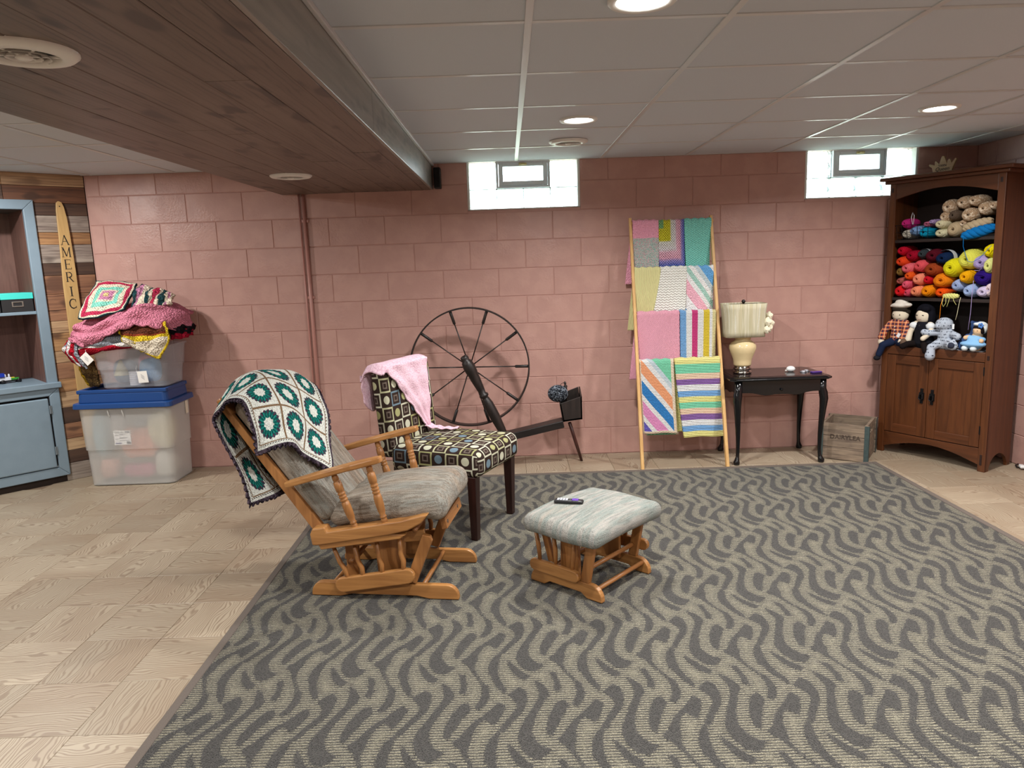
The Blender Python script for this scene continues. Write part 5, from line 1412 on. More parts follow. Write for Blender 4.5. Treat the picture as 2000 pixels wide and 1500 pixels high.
# baby doll in a blue dress, and a blue bear behind
d4 = doll('baby_doll', 'small doll in pale blue dress and flowered bonnet at the right')
hx4 = .600
blob('body', [('e', (hx4, .012, .926), (.034, .032, .032)), ('t', [(hx4 - .01, .025, .90), (hx4 - .015, .03, .83)], [.03, .04]), ('t', [(hx4 - .05, .0, .885), (hx4 - .062, -.02, .880)], [.014, .015]), ('t', [(hx4 + .03, .0, .875), (hx4 + .036, -.02, .864)], [.014, .015])], dollmat('tan_felt', 226, 190, 150), d4)
blob('dress', [('t', [(hx4 - .012, .014, .868), (hx4 - .018, .008, .845)], [.036, .048]), ('e', (hx4 - .02, -.004, .840), (.082, .05, .022)), ('e', (hx4 - .045, .0, .880), (.026, .024, .017)), ('e', (hx4 + .028, .0, .872), (.026, .024, .017))], dollmat('pale_blue_cloth', 134, 184, 228), d4)
for sx in (-.058, -.004): blob('foot', [('e', (hx4 + sx, -.030, .812), (.021, .022, .018))], dollmat('white_sock', 214, 226, 232), d4)
blob('bonnet', [('e', (hx4 + .008, .028, .945), (.045, .034, .042)), ('e', (hx4 + .003, .010, .970), (.038, .024, .012))], dollmat('white_bonnet', 226, 232, 232), d4)
blob('hair', [('e', (hx4 + .002, .010, .948), (.036, .026, .018)), ('e', (hx4 + .028, .006, .928), (.010, .02, .022))], dollmat('black_fringe', 26, 20, 22), d4, .003)
for k in range(5):
    a = k * 1.257; MB().ell((hx4 + .026 + .011 * math.cos(a), -.018, .964 + .011 * math.sin(a)), (.008, .004, .008), 8, 6).build('petal', mat('blue_petal', col=C(70, 120, 190), rough=.8), d4, True)
for s in (-1, 1): MB().ell((hx4 - .004 + s * .012, -.020, .930), (.004, .0015, .0015), 8, 6).build('eye', M_EYE, d4, True)
d5 = doll('blue_bear', 'dark blue plush bear half hidden behind the baby doll', 'plush toy')
blob('body', [('e', (.545, .09, .945), (.034, .03, .034)), ('t', [(.545, .095, .91), (.54, .09, .83)], [.035, .045]), ('t', [(.51, .06, .88), (.49, .02, .83)], [.018, .02]), ('e', (.520, .088, .972), (.013, .010, .013)), ('e', (.568, .088, .972), (.013, .010, .013)), ('e', (.505, .02, .812), (.026, .03, .02))], dollmat('navy_plush', 56, 80, 126), d5)
tag(MB().box((0, 0, .0006), (.60, .14, .0012)).build('white_liner', mat('liner_paper', col=C(206, 212, 222), rough=.5)), 'white paper liner under the dolls on the lower shelf', 'paper')
o = bpy.data.objects['white_liner']; o.location = hw(.335, .075, .7905); o.rotation_euler = (0, 0, HA)
# crown shaped sign on top
cs = thing('crown_sign', 'small wooden crown sign with black script standing on the bookcase', 'sign', hw(.245, .12, 1.9585), HA - .10)
pts = [(-.062, 0), (.062, 0), (.080, .05), (.096, .085), (.088, .092), (.062, .062), (.052, .086), (.042, .092), (.036, .082), (.030, .064), (.010, .110), (.0, .116), (-.010, .108), (-.024, .062), (-.040, .080), (-.050, .088), (-.056, .078), (-.054, .060), (-.080, .068), (-.094, .072), (-.098, .062), (-.086, .052), (-.074, .046)]
MB().prism(pts, -.006, .006).build('board', wood('pale_ply', C(176, 150, 112), C(146, 120, 88), .6), cs, bevel=.001)
o = obj('lettering', text_mesh('YARN', .022, .0004, .0003), cs, M_EYE); o.location = (0, -.0064, .052); o.rotation_euler = (PI / 2, 0, 0)
o = obj('lettering', text_mesh('Queen', .036, .0005, .0, .2), cs, M_EYE); o.location = (0, -.0064, .030); o.rotation_euler = (PI / 2, 0, 0)
mb = MB()
for k in range(9): mb.ell((-.05 + k * .0125, -.006, .006 + .004 * (k % 2)), (.006, .003, .006), 8, 6)
mb.build('gold_beads', mat('gold_glitter', col=C(196, 178, 70), metal=.4, rough=.4), cs, True)

# ------------------------------------------------------------------ blue-grey built-in cabinet in the plank wall (local x = s along the wall, y into the room)
def m_bluegrey(t):
    n = t.noise(t.coord(), 14, 2); n2 = t.noise(t.coord(), 90, 2)
    return dict(col=t.mix(n, C(122, 142, 156), C(132, 152, 166)), rough=.42, bump=n2, bs=.08, bd=.003)
BG = mat('blue_grey_paint', m_bluegrey)
NIC = wood('niche_wood', C(132, 96, 86), C(104, 72, 64), .55, 2)
cb = thing('built_in_cabinet', 'blue-grey painted cabinet with open niche and lower door in the plank wall', 'cabinet', WC, WA)
s0, s1, z0, z1 = CAB; fy0, fy1 = -.012, .022
zo0, zo1, so0, so1 = .735, 1.935, .403, 1.234
def frame_bar(name, pts, mat_=BG): return MB().prism(pts, fy0, fy1).build(name, mat_, cb, bevel=.005)
frame_bar('stile', [(s0, .70), (so0, .70), (so0, zo1), (s0, z1)]); frame_bar('stile', [(so1, .70), (s1, .70), (s1, z1), (so1, zo1)])
frame_bar('top_rail', [(s0, z1), (so0, zo1), (so1, zo1), (s1, z1)])
MB().prism([(s0 - .016, .694), (s1 + .016, .694), (s1 + .016, .735), (s0 - .016, .735)], -.44, .040).build('counter', BG, cb, bevel=.005)
frame_bar('stile', [(s0, z0), (so0, z0 + .066), (so0, .64), (s0, .694)]); frame_bar('stile', [(so1, z0 + .066), (s1, z0), (s1, .694), (so1, .64)])
frame_bar('bottom_rail', [(s0, z0), (s1, z0), (so1, z0 + .066), (so0, z0 + .066)]); frame_bar('top_rail', [(s0, .694), (so0, .64), (so1, .64), (s1, .694)])
MB().box2((so0 - .012, -.44, .10), (so1 + .012, -.43, 1.96)).build('back_panel', NIC, cb)
for s_ in (so0 - .012, so1): MB().box2((s_, -.43, .10), (s_ + .012, fy0, 1.96)).build('side_panel', NIC, cb)
MB().box2((so0 - .012, -.43, zo1), (so1 + .012, fy0, zo1 + .012)).build('top_panel', mat('niche_top', col=C(70, 50, 44), rough=.7), cb)
MB().box2((so0, -.43, 1.222), (so1, -.004, 1.243)).build('shelf', BG, cb, bevel=.003)
MB().box2((so0, -.05, z0 + .07), (so1, -.03, .64)).build('door_backing', mat('dark_gap', col=C(36, 38, 40)), cb)
dr = MB().box2((.414, .010, .122), (.80, .030, .626)).build('door', BG, cb, bevel=.009, seg=3)
MB().box2((.804, .010, .122), (1.222, .030, .626)).build('door', BG, cb, bevel=.009, seg=3)
for z in (.215, .515):
    mb = MB(); mb.box2((.398, .022, z), (.412, .028, z + .058)); mb.tube([(.411, .031, z), (.411, .031, z + .058)], .005, 8); mb.build('hinge', mat('satin_hinge', col=C(140, 152, 160), metal=.5, rough=.4), dr)
CABM = Matrix.Translation(WC) @ Matrix.Rotation(WA, 4, 'Z')
def cw(s, y, z): return CABM @ Vector((s, y, z))
# storage box with turquoise lid
def storage_box(sa, sb, label):
    b = thing('storage_box', label, 'box', cw((sa + sb) / 2, -.14, 1.2435), WA); w = (sb - sa) / 2
    MB().box2((-w, -.12, 0), (w, .128, .092)).build('body', mat('black_board', col=C(34, 34, 36), rough=.55), b, bevel=.002)
    MB().box2((-w - .003, -.124, .088), (w + .003, .132, .130)).build('lid', mat('turquoise_board', col=C(64, 206, 196), rough=.5), b, bevel=.002)
    mb = MB()
    for a, c in (((-.034, .128, .036), (.034, .132, .042)), ((-.034, .128, .066), (.034, .132, .072)), ((-.034, .128, .042), (-.026, .132, .066)), ((.026, .128, .042), (.034, .132, .066))): mb.box2(a, c)
    mb.build('label_holder', mat('brushed_nickel', col=C(176, 172, 164), metal=.9, rough=.35), b, bevel=.001)
storage_box(.412, .598, 'black storage box with turquoise lid and metal label holder on the niche shelf')
storage_box(.606, .79, 'second black storage box with turquoise lid cut off by the photo edge')
# toy brick car on the counter
tc = thing('toy_car', 'small toy brick racing car with blue wing on the blue-grey counter', 'toy', cw(.575, -.26, .735), WA + .1)
TY = lambda n, r, g_, b: mat('toy_' + n, col=C(r, g_, b), rough=.25)
for x in (-.055, .045):
    for s in (-1, 1): MB().lathe([(.006, 0), (.014, .1), (.014, .9), (.006, 1)], 14, (x, s * .020, .014), (x, s * .034, .014)).build('wheel', TY('black', 20, 20, 22), tc, True)
MB().box2((-.072, -.018, .010), (.066, .018, .020)).build('chassis', TY('black', 20, 20, 22), tc, bevel=.001)
MB().box2((-.060, -.014, .020), (-.01, .014, .034)).build('nose', TY('green', 60, 150, 60), tc, bevel=.002)
MB().box2((-.01, -.016, .020), (.060, .016, .042)).build('body', TY('white', 226, 230, 236), tc, bevel=.002)
MB().box2((-.034, -.010, .034), (-.008, .010, .040)).build('hood', TY('yellow', 220, 200, 60), tc, bevel=.001)
MB().box2((.030, -.026, .048), (.064, .026, .074)).build('wing', TY('blue', 30, 60, 170), tc, bevel=.002)
for x in (-.004, .020, .052): MB().lathe([(.0065, 0), (.0065, .6), (.005, .8), (.0035, 1)], 10, (x, -.006, .042), (x, -.006, .064)).build('stud', TY('white', 226, 230, 236), tc, True)
tc2 = thing('toy_figure', 'tiny white and blue toy brick figure beside the toy car on the counter', 'toy', cw(.665, -.25, .735), WA)
MB().box2((-.009, -.007, 0), (.009, .007, .018)).build('legs', TY('blue', 30, 60, 170), tc2, bevel=.001)
MB().prism([(-.011, .018), (.011, .018), (.008, .036), (-.008, .036)], -.006, .006).build('torso', TY('white', 226, 230, 236), tc2, bevel=.001)
MB().lathe([(.006, .036), (.007, .038), (.007, .048), (.004, .052)], 12).build('head', TY('white', 226, 230, 236), tc2, True)

# ------------------------------------------------------------------ tapered wooden sign
sg = thing('wooden_sign', 'tall tapered wooden sign with carved letters on the plank wall', 'sign', cw(.176, .004, 0), WA)
R_ = [(-.046, .30), (-.046, 1.50), (-.044, 1.62), (-.040, 1.76), (-.034, 1.88), (-.024, 1.955), (-.012, 1.99), (.008, 1.998), (.022, 1.985), (.028, 1.93), (.034, 1.70), (.046, 1.40), (.046, .30)]
MB().prism(R_, 0, .018).build('board', wood('golden_ash', C(206, 172, 116), C(180, 144, 92), .4, 2), sg, bevel=.003)
MB().lathe([(.0045, 0), (.004, 1)], 12, (.004, .0175, 1.961), (.004, .0186, 1.961)).build('nail_hole', M_EYE, sg)
def glyph(ch):
    """serif capitals from strokes: returns list of polygons in a 1 x 1 box"""
    P = []
    def bar(x0, y0, x1, y1, w):
        d = Vector((x1 - x0, y1 - y0)).normalized(); n = Vector((-d.y, d.x)) * w / 2
        P.append([(x0 - n.x, y0 - n.y), (x1 - n.x, y1 - n.y), (x1 + n.x, y1 + n.y), (x0 + n.x, y0 + n.y)])
    def ser(x, y, w=.26): P.append([(x - w / 2, y - .02), (x + w / 2, y - .02), (x + w / 2, y + .02), (x - w / 2, y + .02)])
    if ch == 'A': bar(.12, 0, .5, 1, .055); bar(.88, 0, .47, 1, .12); bar(.27, .36, .74, .36, .05); ser(.12, .02); ser(.88, .02)
    if ch == 'M': bar(.10, 0, .14, 1, .055); bar(.14, 1, .5, .08, .12); bar(.5, .08, .86, 1, .05); bar(.88, 0, .86, 1, .12); ser(.10, .02); ser(.88, .02); ser(.10, .98, .18); ser(.90, .98, .18)
    if ch == 'E': bar(.25, 0, .25, 1, .13); bar(.15, .98, .82, .98, .05); bar(.25, .52, .66, .52, .05); bar(.15, .02, .86, .02, .05); bar(.81, .86, .81, 1, .04); bar(.85, 0, .85, .18, .04); bar(.66, .42, .66, .62, .04)
    if ch == 'R':
        bar(.22, 0, .22, 1, .13); ser(.22, .02, .3); bar(.1, .98, .5, .98, .05); bar(.22, .48, .5, .48, .05)
        q = [(.5 + .26 * math.sin(a), .73 + .25 * math.cos(a)) for a in np.linspace(0, PI, 9)]
        for a, b in zip(q, q[1:]): bar(*a, *b, .10)
        bar(.46, .48, .86, .02, .11); ser(.88, .02, .18)
    if ch == 'I': bar(.5, 0, .5, 1, .14); ser(.5, .02, .36); ser(.5, .98, .36)
    if ch == 'C':
        q = [(.52 + .40 * math.cos(a), .5 + .48 * math.sin(a)) for a in np.linspace(.75, 2 * PI - .75, 19)]
        for k, (a, b) in enumerate(zip(q, q[1:])): bar(*a, *b, .05 + .08 * math.sin(PI * k / 17))
        bar(.82, .66, .82, .94, .04); bar(.82, .06, .82, .24, .04)
    return P
for ch, zc in zip('AMERIC', (1.729, 1.644, 1.559, 1.470, 1.368, 1.281)):
    mb = MB()
    for k, poly in enumerate(glyph(ch)): mb.prism([(-(a - .5) * .056, zc + (b - .5) * .068) for a, b in poly], .0182, .0190 + .00004 * k)
    mb.build('letter', M_EYE, sg)

# ------------------------------------------------------------------ storage bins with blankets
def frosted(name, r, g_, b, tr, rough):
    return mat(name, col=C(r, g_, b), rough=rough, trans=tr, ior=1.06, spec=.5)
def tub(parent, name, bx, by, tx, ty, h, m, th=.003, lip=.012, r=.05):
    """open tapered tub: half sizes bottom bx,by, top tx,ty"""
    def ring(hx_, hy_, z, rr): 
        return [(sx * (hx_ - rr) + rr * math.cos(a), sy * (hy_ - rr) + rr * math.sin(a), z) for sx, sy, a0 in ((1, 1, 0), (-1, 1, PI / 2), (-1, -1, PI), (1, -1, 1.5 * PI)) for a in (a0 + k * PI / 8 for k in range(5))]
    zs = [0, .006, h * .43, h * .44, h - .01, h - .01, h]
    L = []
    L.append(ring(bx - .010, by - .010, 0, r)); L.append(ring(bx, by, .008, r))
    f = lambda z: (bx + (tx - bx) * z / h, by + (ty - by) * z / h)
    for z, e in ((h * .45, -.003), (h * .46, .003), (h - .012, 0), (h - .012, lip), (h, lip), (h, -th)):
        a, b = f(z); L.append(ring(a + e, b + e, z, r))
    for z in (.010,): L.append(ring(bx - th - .004, by - th - .004, z, r))
    n = len(L[0]); V = sum(L, []); F = []
    for k in range(len(L) - 1): F += [(k * n + i, k * n + (i + 1) % n, (k + 1) * n + (i + 1) % n, (k + 1) * n + i) for i in range(n)]
    F += [tuple(range(n - 1, -1, -1)), tuple((len(L) - 1) * n + i for i in range(n))]
    return MB().add(V, F).build(name, m, parent, 'auto')
M_FROST = frosted('frosted_plastic', 250, 250, 247, .62, .30); open_glass(M_FROST, .33)
bn = thing('storage_bin', 'large frosted plastic storage bin with blue lid on the floor', 'storage bin', (-3.452, -.255, 0))
tub(bn, 'tub', .298, .165, .322, .181, .575, M_FROST)
LID = mat('blue_lid', col=C(30, 70, 130), rough=.28)
def rr_prism(mb, hx_, hy_, z0_, z1_, r, in0=0, in1=0):
    def ring(a, b, z): return [(sx * (a - r) + r * math.cos(q), sy * (b - r) + r * math.sin(q), z) for sx, sy, a0 in ((1, 1, 0), (-1, 1, PI / 2), (-1, -1, PI), (1, -1, 1.5 * PI)) for q in (a0 + k * PI / 8 for k in range(5))]
    A = ring(hx_ - in0, hy_ - in0, z0_); B = ring(hx_ - in1, hy_ - in1, z1_); n = len(A)
    mb.add(A + B, [tuple(range(n - 1, -1, -1)), tuple(range(n, 2 * n))] + [(i, (i + 1) % n, n + (i + 1) % n, n + i) for i in range(n)]); return mb
lid = rr_prism(MB(), .348, .203, .562, .600, .04, 0, .004).build('lid', LID, bn, bevel=.006)
rr_prism(MB(), .316, .173, .598, .668, .035, 0, .006).build('lid_top', LID, lid, bevel=.008)
mb = MB()
for a in (((-.312, -.169, .664), (.312, -.145, .690)), ((-.312, .145, .664), (.312, .169, .690)), ((-.312, -.145, .664), (-.288, .145, .690)), ((.288, -.145, .664), (.312, .145, .690))): mb.box2(*a)
mb.build('lid_rim', LID, lid, bevel=.006)
lb = MB().box2((-.087, -.2085, .292), (.030, -.2040, .394)).build('label', mat('white_sticker', col=C(236, 238, 240), rough=.5), bn)
lb.rotation_euler = (math.radians(-1.6), 0, 0); lb.location = (0, .027, 0)
def ink(boxes, m):
    mb = MB()
    for x0_, zz0, x1_, zz1 in boxes: mb.box2((x0_, -.2094, zz0), (x1_, -.2086, zz1))
    return mb.build('print', m, lb)
ink([(-.078, .301, -.038, .307)], mat('blue_ink', col=C(24, 50, 130), rough=.6))
ink([(-.078, .378, -.02, .381), (-.078, .360, -.055, .362), (-.048, .366, -.008, .368), (-.048, .361, -.02, .363), (-.048, .343, .008, .345), (-.048, .338, -.004, .340), (-.048, .322, .018, .324), (-.078, .334, -.056, .3355), (-.006, .378, .001, .390), (.006, .376, .024, .390)], mat('grey_ink', col=C(110, 112, 124), rough=.6))
ink([(.000 + k * .0035, .297, .0018 + k * .0035 + .0006 * (k % 3), .315) for k in range(8)], mat('dark_ink', col=C(50, 50, 60), rough=.6))
for x in (-.10, .0): MB().tube([(x, -.1895, .552), (x + .004, -.1885, .525), (x + .008, -.1870, .505)], [.004, .005, .003], 8).build('rib', M_FROST, bn, True)
MB().box2((.3238, .07, .46), (.3262, .11, .56)).build('tape', mat('masking_tape', col=C(226, 216, 196), rough=.7), bn)
def soft(t_r, t_g, t_b): return mat('soft_%02x%02x%02x' % (t_r, t_g, t_b), lambda t: dict(col=t.mix(t.noise(t.coord(), 40, 3), C(t_r, t_g, t_b), C(int(t_r * .8), int(t_g * .8), int(t_b * .8))), rough=.95, bump=t.noise(t.coord(), 90, 2), bs=.5, bd=.01))
def bundle(label, c, r, col, seed, name='folded_blanket', cat='blanket', group='blankets inside the frosted bin'):
    rr = random.Random(seed); a, b, d = rr.uniform(3, 6), rr.uniform(3, 6), rr.uniform(0, 6)
    o = MB().ell((0, 0, 0), r, 24, 16, None, lambda v: Vector((v.x * (abs(v.x / r[0]) + 1e-3) ** -.25, v.y * (abs(v.y / r[1]) + 1e-3) ** -.25, v.z * (abs(v.z / r[2]) + 1e-3) ** -.25 * (1 + .08 * math.sin(v.x * 40 + d)))) * .96).build(name, soft(*col), None, True)
    o.location = c; tag(o, label, cat, group); return o
B0 = Vector((-3.452, -.228, 0))
bundle('peach blanket bundle in the middle of the frosted bin', B0 + Vector((.03, -.075, .29)), (.135, .075, .125), (246, 150, 120), 1)
bundle('cream blanket bundle at the top right of the frosted bin', B0 + Vector((.19, -.06, .38)), (.095, .09, .14), (240, 232, 190), 2)
bundle('pale blue blanket bundle at the left of the frosted bin', B0 + Vector((-.235, -.05, .36)), (.055, .10, .17), (150, 200, 222), 3)
bundle('grey-white blanket bundle at the upper left of the frosted bin', B0 + Vector((-.13, .02, .40)), (.07, .12, .13), (206, 206, 210), 4)
bundle('rose pink blanket bundle at the bottom of the frosted bin', B0 + Vector((.02, -.09, .085)), (.12, .065, .055), (206, 100, 140), 5)
bundle('white blanket bundle at the bottom right of the frosted bin', B0 + Vector((.20, -.06, .12)), (.075, .09, .095), (226, 226, 220), 6)
bundle('pink and yellow blanket bundle at the bottom left of the frosted bin', B0 + Vector((-.20, -.06, .10)), (.07, .09, .08), (236, 176, 160), 7)
bundle('dark grey knit bundle near the top of the frosted bin', B0 + Vector((.055, -.09, .435)), (.05, .05, .03), (110, 114, 126), 8)
# smaller clear tub on the lid
M_CLEAR = frosted('clear_plastic', 244, 249, 255, .72, .12); open_glass(M_CLEAR, .48)
bk = thing('clear_tub', 'smaller clear plastic tub piled with crochet blankets on the blue lid', 'storage bin', (-3.378, -.240, .6905))
tub(bk, 'tub', .226, .142, .262, .166, .292, M_CLEAR, .0025, .010, .04)
K0 = Vector((-3.378, -.232, .691))
G2 = 'knit goods inside the clear tub'
bundle('light blue knitted bundle at the right of the clear tub', K0 + Vector((.085, -.06, .115)), (.072, .062, .090), (120, 176, 222), 11, 'knit_bundle', 'knitwear', G2)
bundle('pale grey knitted lining bundle at the left of the clear tub', K0 + Vector((-.14, .03, .10)), (.07, .09, .09), (186, 196, 206), 12, 'knit_bundle', 'knitwear', G2)
bundle('pink knitted bundle in the middle back of the clear tub', K0 + Vector((.02, .04, .13)), (.06, .06, .10), (226, 150, 168), 13, 'knit_bundle', 'knitwear', G2)
cn = MB().lathe([(.052, 0), (.050, .004), (.012, .095), (.006, .105)], 20).build('knit_cone', soft(232, 222, 184), None, True); cn.location = K0 + Vector((-.115, -.075, .085)); tag(cn, 'cream cone shaped knit piece at the left of the clear tub', 'knitwear')
for k in range(7): pass
stk = thing('white_roll', 'stack of thin white rolls standing in the middle of the clear tub', 'roll', K0 + Vector((-.02, -.085, .012)))
for k in range(7): MB().lathe([(.034, 0), (.036, .004), (.036, .010), (.034, .0135)], 22, (0, 0, k * .0142)).build('disc', mat('white_disc', col=C(232, 228, 232), rough=.6), stk, True)
def swing_tag(label, c, pts):
    t_ = thing('paper_tag', label, 'tag', c)
    MB().prism([(p[0] - c[0], p[1] - c[2]) for p in pts], -.001, .001).build('card', mat('white_card_tag', col=C(236, 234, 228), rough=.6), t_, bevel=.0004)
    mb = MB()
    for k in range(3): mb.box(( (pts[0][0] + pts[2][0]) / 2 - c[0], -.0013, (pts[0][1] + pts[2][1]) / 2 - c[2] + .01 - .01 * k), (.03, .0006, .002), rot('Y', 40))
    mb.build('print', mat('grey_ink'), t_)
    MB().tube([(pts[0][0] - c[0], 0, pts[0][1] - c[2] - .004), (pts[0][0] - c[0] - .006, .006, pts[0][1] - c[2] + .02), (pts[0][0] - c[0] - .004, .02, pts[0][1] - c[2] + .04)], .0008, 5).build('string', M_WHITE, t_)
swing_tag('white paper tag hanging at the left corner of the clear tub', (-3.642, -.452, .915), [(-3.642, .963), (-3.594, .905), (-3.641, .866), (-3.687, .925)])
swing_tag('white paper tag on the front of the clear tub', (-3.295, -.412, .77), [(-3.333, .81), (-3.265, .813), (-3.257, .732), (-3.326, .729)])

# crochet blankets heaped on the tub: each is a sheet lofted between two rows of points
def loft(name, label, rows, m, th, su, sv, nu=70, nv=40, wob=.008, seed=1, scallop=0.0, parts=None, cat='blanket'):
    o_ = Vector(rows[0][0]); t_ = thing(name, label, cat, o_, 0, 'crocheted blankets heaped on the clear tub')
    R = [np.array(r, float) - np.array(o_) for r in rows]
    def smooth(P, u):
        n = len(P); x = np.linspace(0, 1, n); out = []
        for k in range(3):
            w = np.interp(u, x, P[:, k]); h = .5 / (n - 1) if n > 2 else 0
            a = np.interp(np.clip(u - h * .6, 0, 1), x, P[:, k]); b = np.interp(np.clip(u + h * .6, 0, 1), x, P[:, k]); out.append((w * 2 + a + b) / 4)
        return out
    def f(u, v):
        A = [smooth(r, u) for r in R]; n = len(A); xs_ = np.linspace(0, 1, n); idx = np.clip((v * (n - 1)).astype(int), 0, n - 2); fr_ = v * (n - 1) - idx
        out = []
        for k in range(3):
            S = np.stack([a[k] for a in A], 0)
            p = np.take_along_axis(S, idx[None], 0)[0]; q = np.take_along_axis(S, idx[None] + 1, 0)[0]
            e = fr_ * fr_ * (3 - 2 * fr_) * .35 + fr_ * .65
            out.append(p + (q - p) * e)
        w = wob * (np.sin(u * 19 + v * 7 + seed) + .6 * np.sin(v * 23 - u * 9 + seed * 2))
        out[1] = out[1] - w; out[2] = out[2] + w * .5
        if scallop: out[2] = out[2] - scallop * np.abs(np.sin(u * 26)) * (v > .93) ; 
        return out
    sheet('cloth', f, nu, nv, m, t_, th, su, sv)
    return t_
def mesh_alpha(t, u, v, per=.022, r=.055): 
    p = (u / per).frac() - .5; q = ((v + (u / per).floor() * per * .5) / per).frac() - .5
    return 1.0 - (p * p + q * q).lt(r)
def ringcols(cols, size, ctr):
    def f(t, u, v):
        a = (u - ctr[0]).abs().max((v - ctr[1]).abs()) / size
        return t.bands(a.min(.999), cols)
    return f
def crochet(name, colfn, bd=.010, hole=None, vs=85):
    def f(t):
        u, v, _ = t.xyz(t.uv()); n = t.voro(t.vec(u, v, 0.0), vs); h = ((u + (n - .5) * .01) * (2 * PI / .017)).sin() * ((v + (n - .5) * .008) * (2 * PI / .017)).sin()
        c = colfn(t, u, v); k = h.step(.55, .95)
        c = t.mix(n.step(.5, 1.0) * .35, c, C(60, 44, 44))
        if hole: c = t.mix(k * (hole * .75), c, C(56, 38, 38))
        return dict(col=c, rough=.95, spec=.05, bump=n * -1.0 - k * .8, bs=1.0, bd=bd)
    return mat(name, f)
cr_, gn, rd, mt, pk, ln = C(226, 212, 190), C(38, 70, 74), C(186, 52, 84), C(130, 206, 186), C(196, 132, 164), C(206, 186, 130)
loft('granny_throw', 'multicoloured granny square blanket with mint and crimson rings on top of the heap',
     [[(-3.648, -.20, 1.425), (-3.50, -.20, 1.424), (-3.345, -.21, 1.392)], [(-3.682, -.30, 1.32), (-3.52, -.325, 1.335), (-3.348, -.30, 1.325)], [(-3.70, -.40, 1.178), (-3.54, -.42, 1.185), (-3.355, -.385, 1.238)]],
     crochet('granny_rings', ringcols([ln, pk, pk, cr_, mt, mt, cr_, cr_, rd, rd, cr_, gn], .172, (.165, .165)), hole=.8), .016, .33, .33, 60, 60, .004, 1)
loft('striped_fold', 'folded pink, cream and dark green striped crochet end right of the granny square',
     [[(-3.35, -.205, 1.395), (-3.22, -.19, 1.355), (-3.115, -.18, 1.305)], [(-3.348, -.29, 1.35), (-3.21, -.275, 1.325), (-3.10, -.24, 1.285)], [(-3.352, -.372, 1.248), (-3.21, -.335, 1.252), (-3.09, -.285, 1.247)]],
     crochet('stripe_fold', lambda t, u, v: t.bands((u / .27).min(.999), [gn, pk, pk, cr_, cr_, gn, cr_, rd, rd, cr_, gn, gn, cr_, pk, cr_, cr_]), hole=.4), .020, .27, .2, 50, 30, .006, 3)
PKM = crochet('rose_lace', lambda t, u, v: t.mix(t.noise(t.vec(u, v, 0.0), 30), C(222, 140, 160), C(206, 122, 146)), hole=.55)
loft('pink_lace_throw', 'dusty pink scalloped lace blanket draped across the heap',
     [[(-3.66, -.22, 1.20), (-3.52, -.24, 1.21), (-3.40, -.26, 1.26), (-3.24, -.24, 1.28), (-3.10, -.16, 1.25), (-3.02, -.12, 1.18)],
      [(-3.742, -.39, 1.125), (-3.60, -.425, 1.11), (-3.43, -.42, 1.192), (-3.29, -.385, 1.255), (-3.10, -.29, 1.243), (-3.01, -.20, 1.16)],
      [(-3.785, -.405, 1.055), (-3.655, -.455, .995), (-3.45, -.472, 1.085), (-3.29, -.455, 1.15), (-3.14, -.445, 1.105), (-2.985, -.22, 1.075)]], PKM, .012, .85, .35, 110, 40, .011, 5, .016)
YW = C(226, 196, 50); WH = C(220, 208, 186); BRN = C(96, 52, 36)
loft('yellow_edged_throw', 'yellow edged brown and oatmeal granny blanket hanging over the front of the tub',
     [[(-3.44, -.38, 1.14), (-3.28, -.37, 1.18), (-3.09, -.385, 1.135)], [(-3.415, -.448, 1.09), (-3.26, -.450, 1.08), (-3.06, -.430, 1.09)], [(-3.39, -.452, 1.035), (-3.245, -.466, .96), (-3.045, -.448, 1.03)], [(-3.30, -.460, 1.02), (-3.232, -.472, .935), (-3.118, -.470, .892)]],
     crochet('yellow_granny', lambda t, u, v: t.mix((u.lt(.018)).max(u.gt(.342)).max(v.gt(.262)), t.mix(v.lt(.12), t.mix(v.lt(.145) * v.gt(.115), WH, YW), t.mix((v * 60.0).sin().gt(.2), BRN, C(140, 64, 40))), YW), hole=.9), .012, .36, .28, 60, 50, .006, 7)
loft('red_grey_throw', 'red, white and grey crochet blanket folded along the tub rim and left side',
     [[(-3.70, -.26, 1.11), (-3.50, -.27, 1.13), (-3.30, -.27, 1.12), (-3.06, -.25, 1.09)], [(-3.80, -.37, 1.04), (-3.58, -.425, 1.045), (-3.34, -.435, 1.03), (-3.07, -.39, 1.03)],
      [(-3.848, -.372, .972), (-3.63, -.432, .998), (-3.40, -.440, .998), (-3.06, -.408, 1.005)], [(-3.80, -.365, .890), (-3.66, -.425, .93), (-3.45, -.438, .986), (-3.07, -.404, .998)]],
     crochet('red_white_grey', lambda t, u, v: t.bands((v / .4).min(.999), [C(176, 26, 44), C(232, 226, 222), C(150, 156, 166), C(160, 166, 176), C(150, 156, 166), C(232, 226, 222), C(176, 26, 44), C(150, 20, 40)]), hole=.3), .013, .85, .4, 90, 40, .007, 9)
loft('red_fold', 'deep red crochet fold with white edge hanging at the left of the tub',
     [[(-3.815, -.345, 1.03), (-3.76, -.40, 1.04), (-3.70, -.42, 1.04)], [(-3.848, -.350, .965), (-3.79, -.405, .955), (-3.70, -.432, .95)], [(-3.795, -.350, .885), (-3.72, -.395, .865), (-3.655, -.425, .845)]],
     crochet('red_white_edge', lambda t, u, v: t.bands((u / .15).min(.999), [C(170, 22, 42), C(170, 22, 42), C(232, 226, 224), C(176, 26, 44), C(150, 156, 166)]), hole=.3), .013, .15, .2, 30, 36, .004, 11)
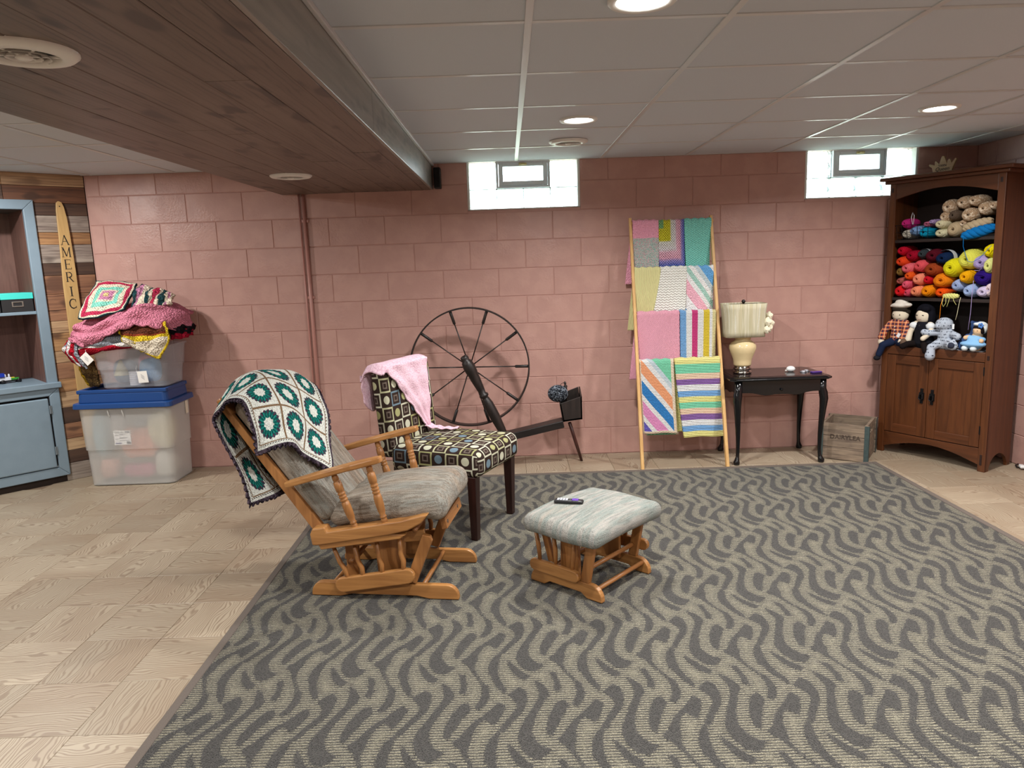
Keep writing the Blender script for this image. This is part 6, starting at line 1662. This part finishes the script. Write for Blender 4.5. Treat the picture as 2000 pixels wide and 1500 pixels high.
loft('gold_brown_throw', 'mustard and brown crochet blanket drooping behind the left side of the tub',
     [[(-3.815, -.29, .90), (-3.73, -.32, .90), (-3.652, -.33, .88)], [(-3.79, -.29, .80), (-3.72, -.325, .79), (-3.640, -.33, .79)], [(-3.752, -.27, .708), (-3.70, -.30, .700), (-3.645, -.31, .705)]],
     crochet('mustard_edge', lambda t, u, v: t.mix((u / .17).lt(.22), t.mix((v * 70.0).sin().gt(.2), C(120, 96, 60), C(96, 74, 46)), C(200, 160, 40)), hole=.9), .014, .17, .2, 30, 36, .005, 13)
loft('black_red_throw', 'black and red crochet blanket edge at the right of the heap',
     [[(-3.11, -.28, 1.15), (-3.05, -.24, 1.155), (-2.99, -.18, 1.10)], [(-3.10, -.36, 1.09), (-3.04, -.30, 1.09), (-2.985, -.22, 1.065)], [(-3.085, -.395, 1.02), (-3.03, -.33, 1.02), (-2.995, -.24, 1.035)]],
     crochet('black_red', lambda t, u, v: t.mix(v.gt(.14).max((t.noise(t.vec(u, v, 0.0), 30)).gt(.62)), C(26, 22, 26), C(160, 26, 50)), hole=.4), .013, .18, .18, 40, 30, .006, 15)
bundle('core of folded blankets under the pink lace throw', Vector((-3.37, -.20, 1.10)), (.25, .13, .165), (196, 150, 150), 21, 'folded_blanket', 'blanket', 'crocheted blankets heaped on the clear tub')

# ------------------------------------------------------------------ conduit, speaker and cable
cd = thing('wall_conduit', 'vertical pink painted conduit pipe on the block wall under the soffit', 'pipe', (-2.197, -.016, 0))
M_CP = mat('pink_conduit', col=C(190, 138, 128), rough=.35)
MB().tube([(0, 0, .004), (0, 0, SZ)], .0125, 16).build('tube', M_CP, cd, True)
MB().tube([(-.034, .004, .004), (-.034, .004, SZ)], .006, 10).build('side_wire', M_CP, cd, True)
for z in (.55, 1.25, 1.8): MB().box2((-.026, .004, z), (.026, .015, z + .022)).build('strap', M_CP, cd, bevel=.003)
sp = thing('wall_speaker', 'small black speaker on the wall beside the end of the soffit', 'speaker', (-1.222, -.042, 2.075))
MB().box2((-.024, -.04, -.072), (.024, .040, .072)).build('case', mat('matte_black', col=C(26, 26, 28), rough=.6), sp, bevel=.006)
MB().box2((-.020, -.044, -.066), (.020, -.039, .066)).build('grille', mat('speaker_cloth', lambda t: dict(col=C(18, 18, 20), rough=.9, bump=t.voro(t.coord(), 300), bs=.6, bd=.003)), sp, bevel=.003)
pg = thing('power_cable', 'black cable with pale end on the floor behind the bookcase foot', 'cable', (2.60, -.72, .004))
MB().tube([(.045, -.30, .006), (.03, -.18, .006), (.02, -.09, .006), (.0, -.02, .006), (.02, .02, .006), (.05, .04, .008)], .005, 8).build('cord', mat('black_rubber', col=C(22, 22, 24), rough=.5), pg, True)
V, F, UV = rbox((.05, .03, .02), .008, 3); o = obj('plug', mesh_from('plug', V, F, True), pg, mat('white_plug', col=C(226, 228, 228), rough=.4)); o.location = (.012, -.05, .018); o.rotation_euler = (0, 0, 1.2)
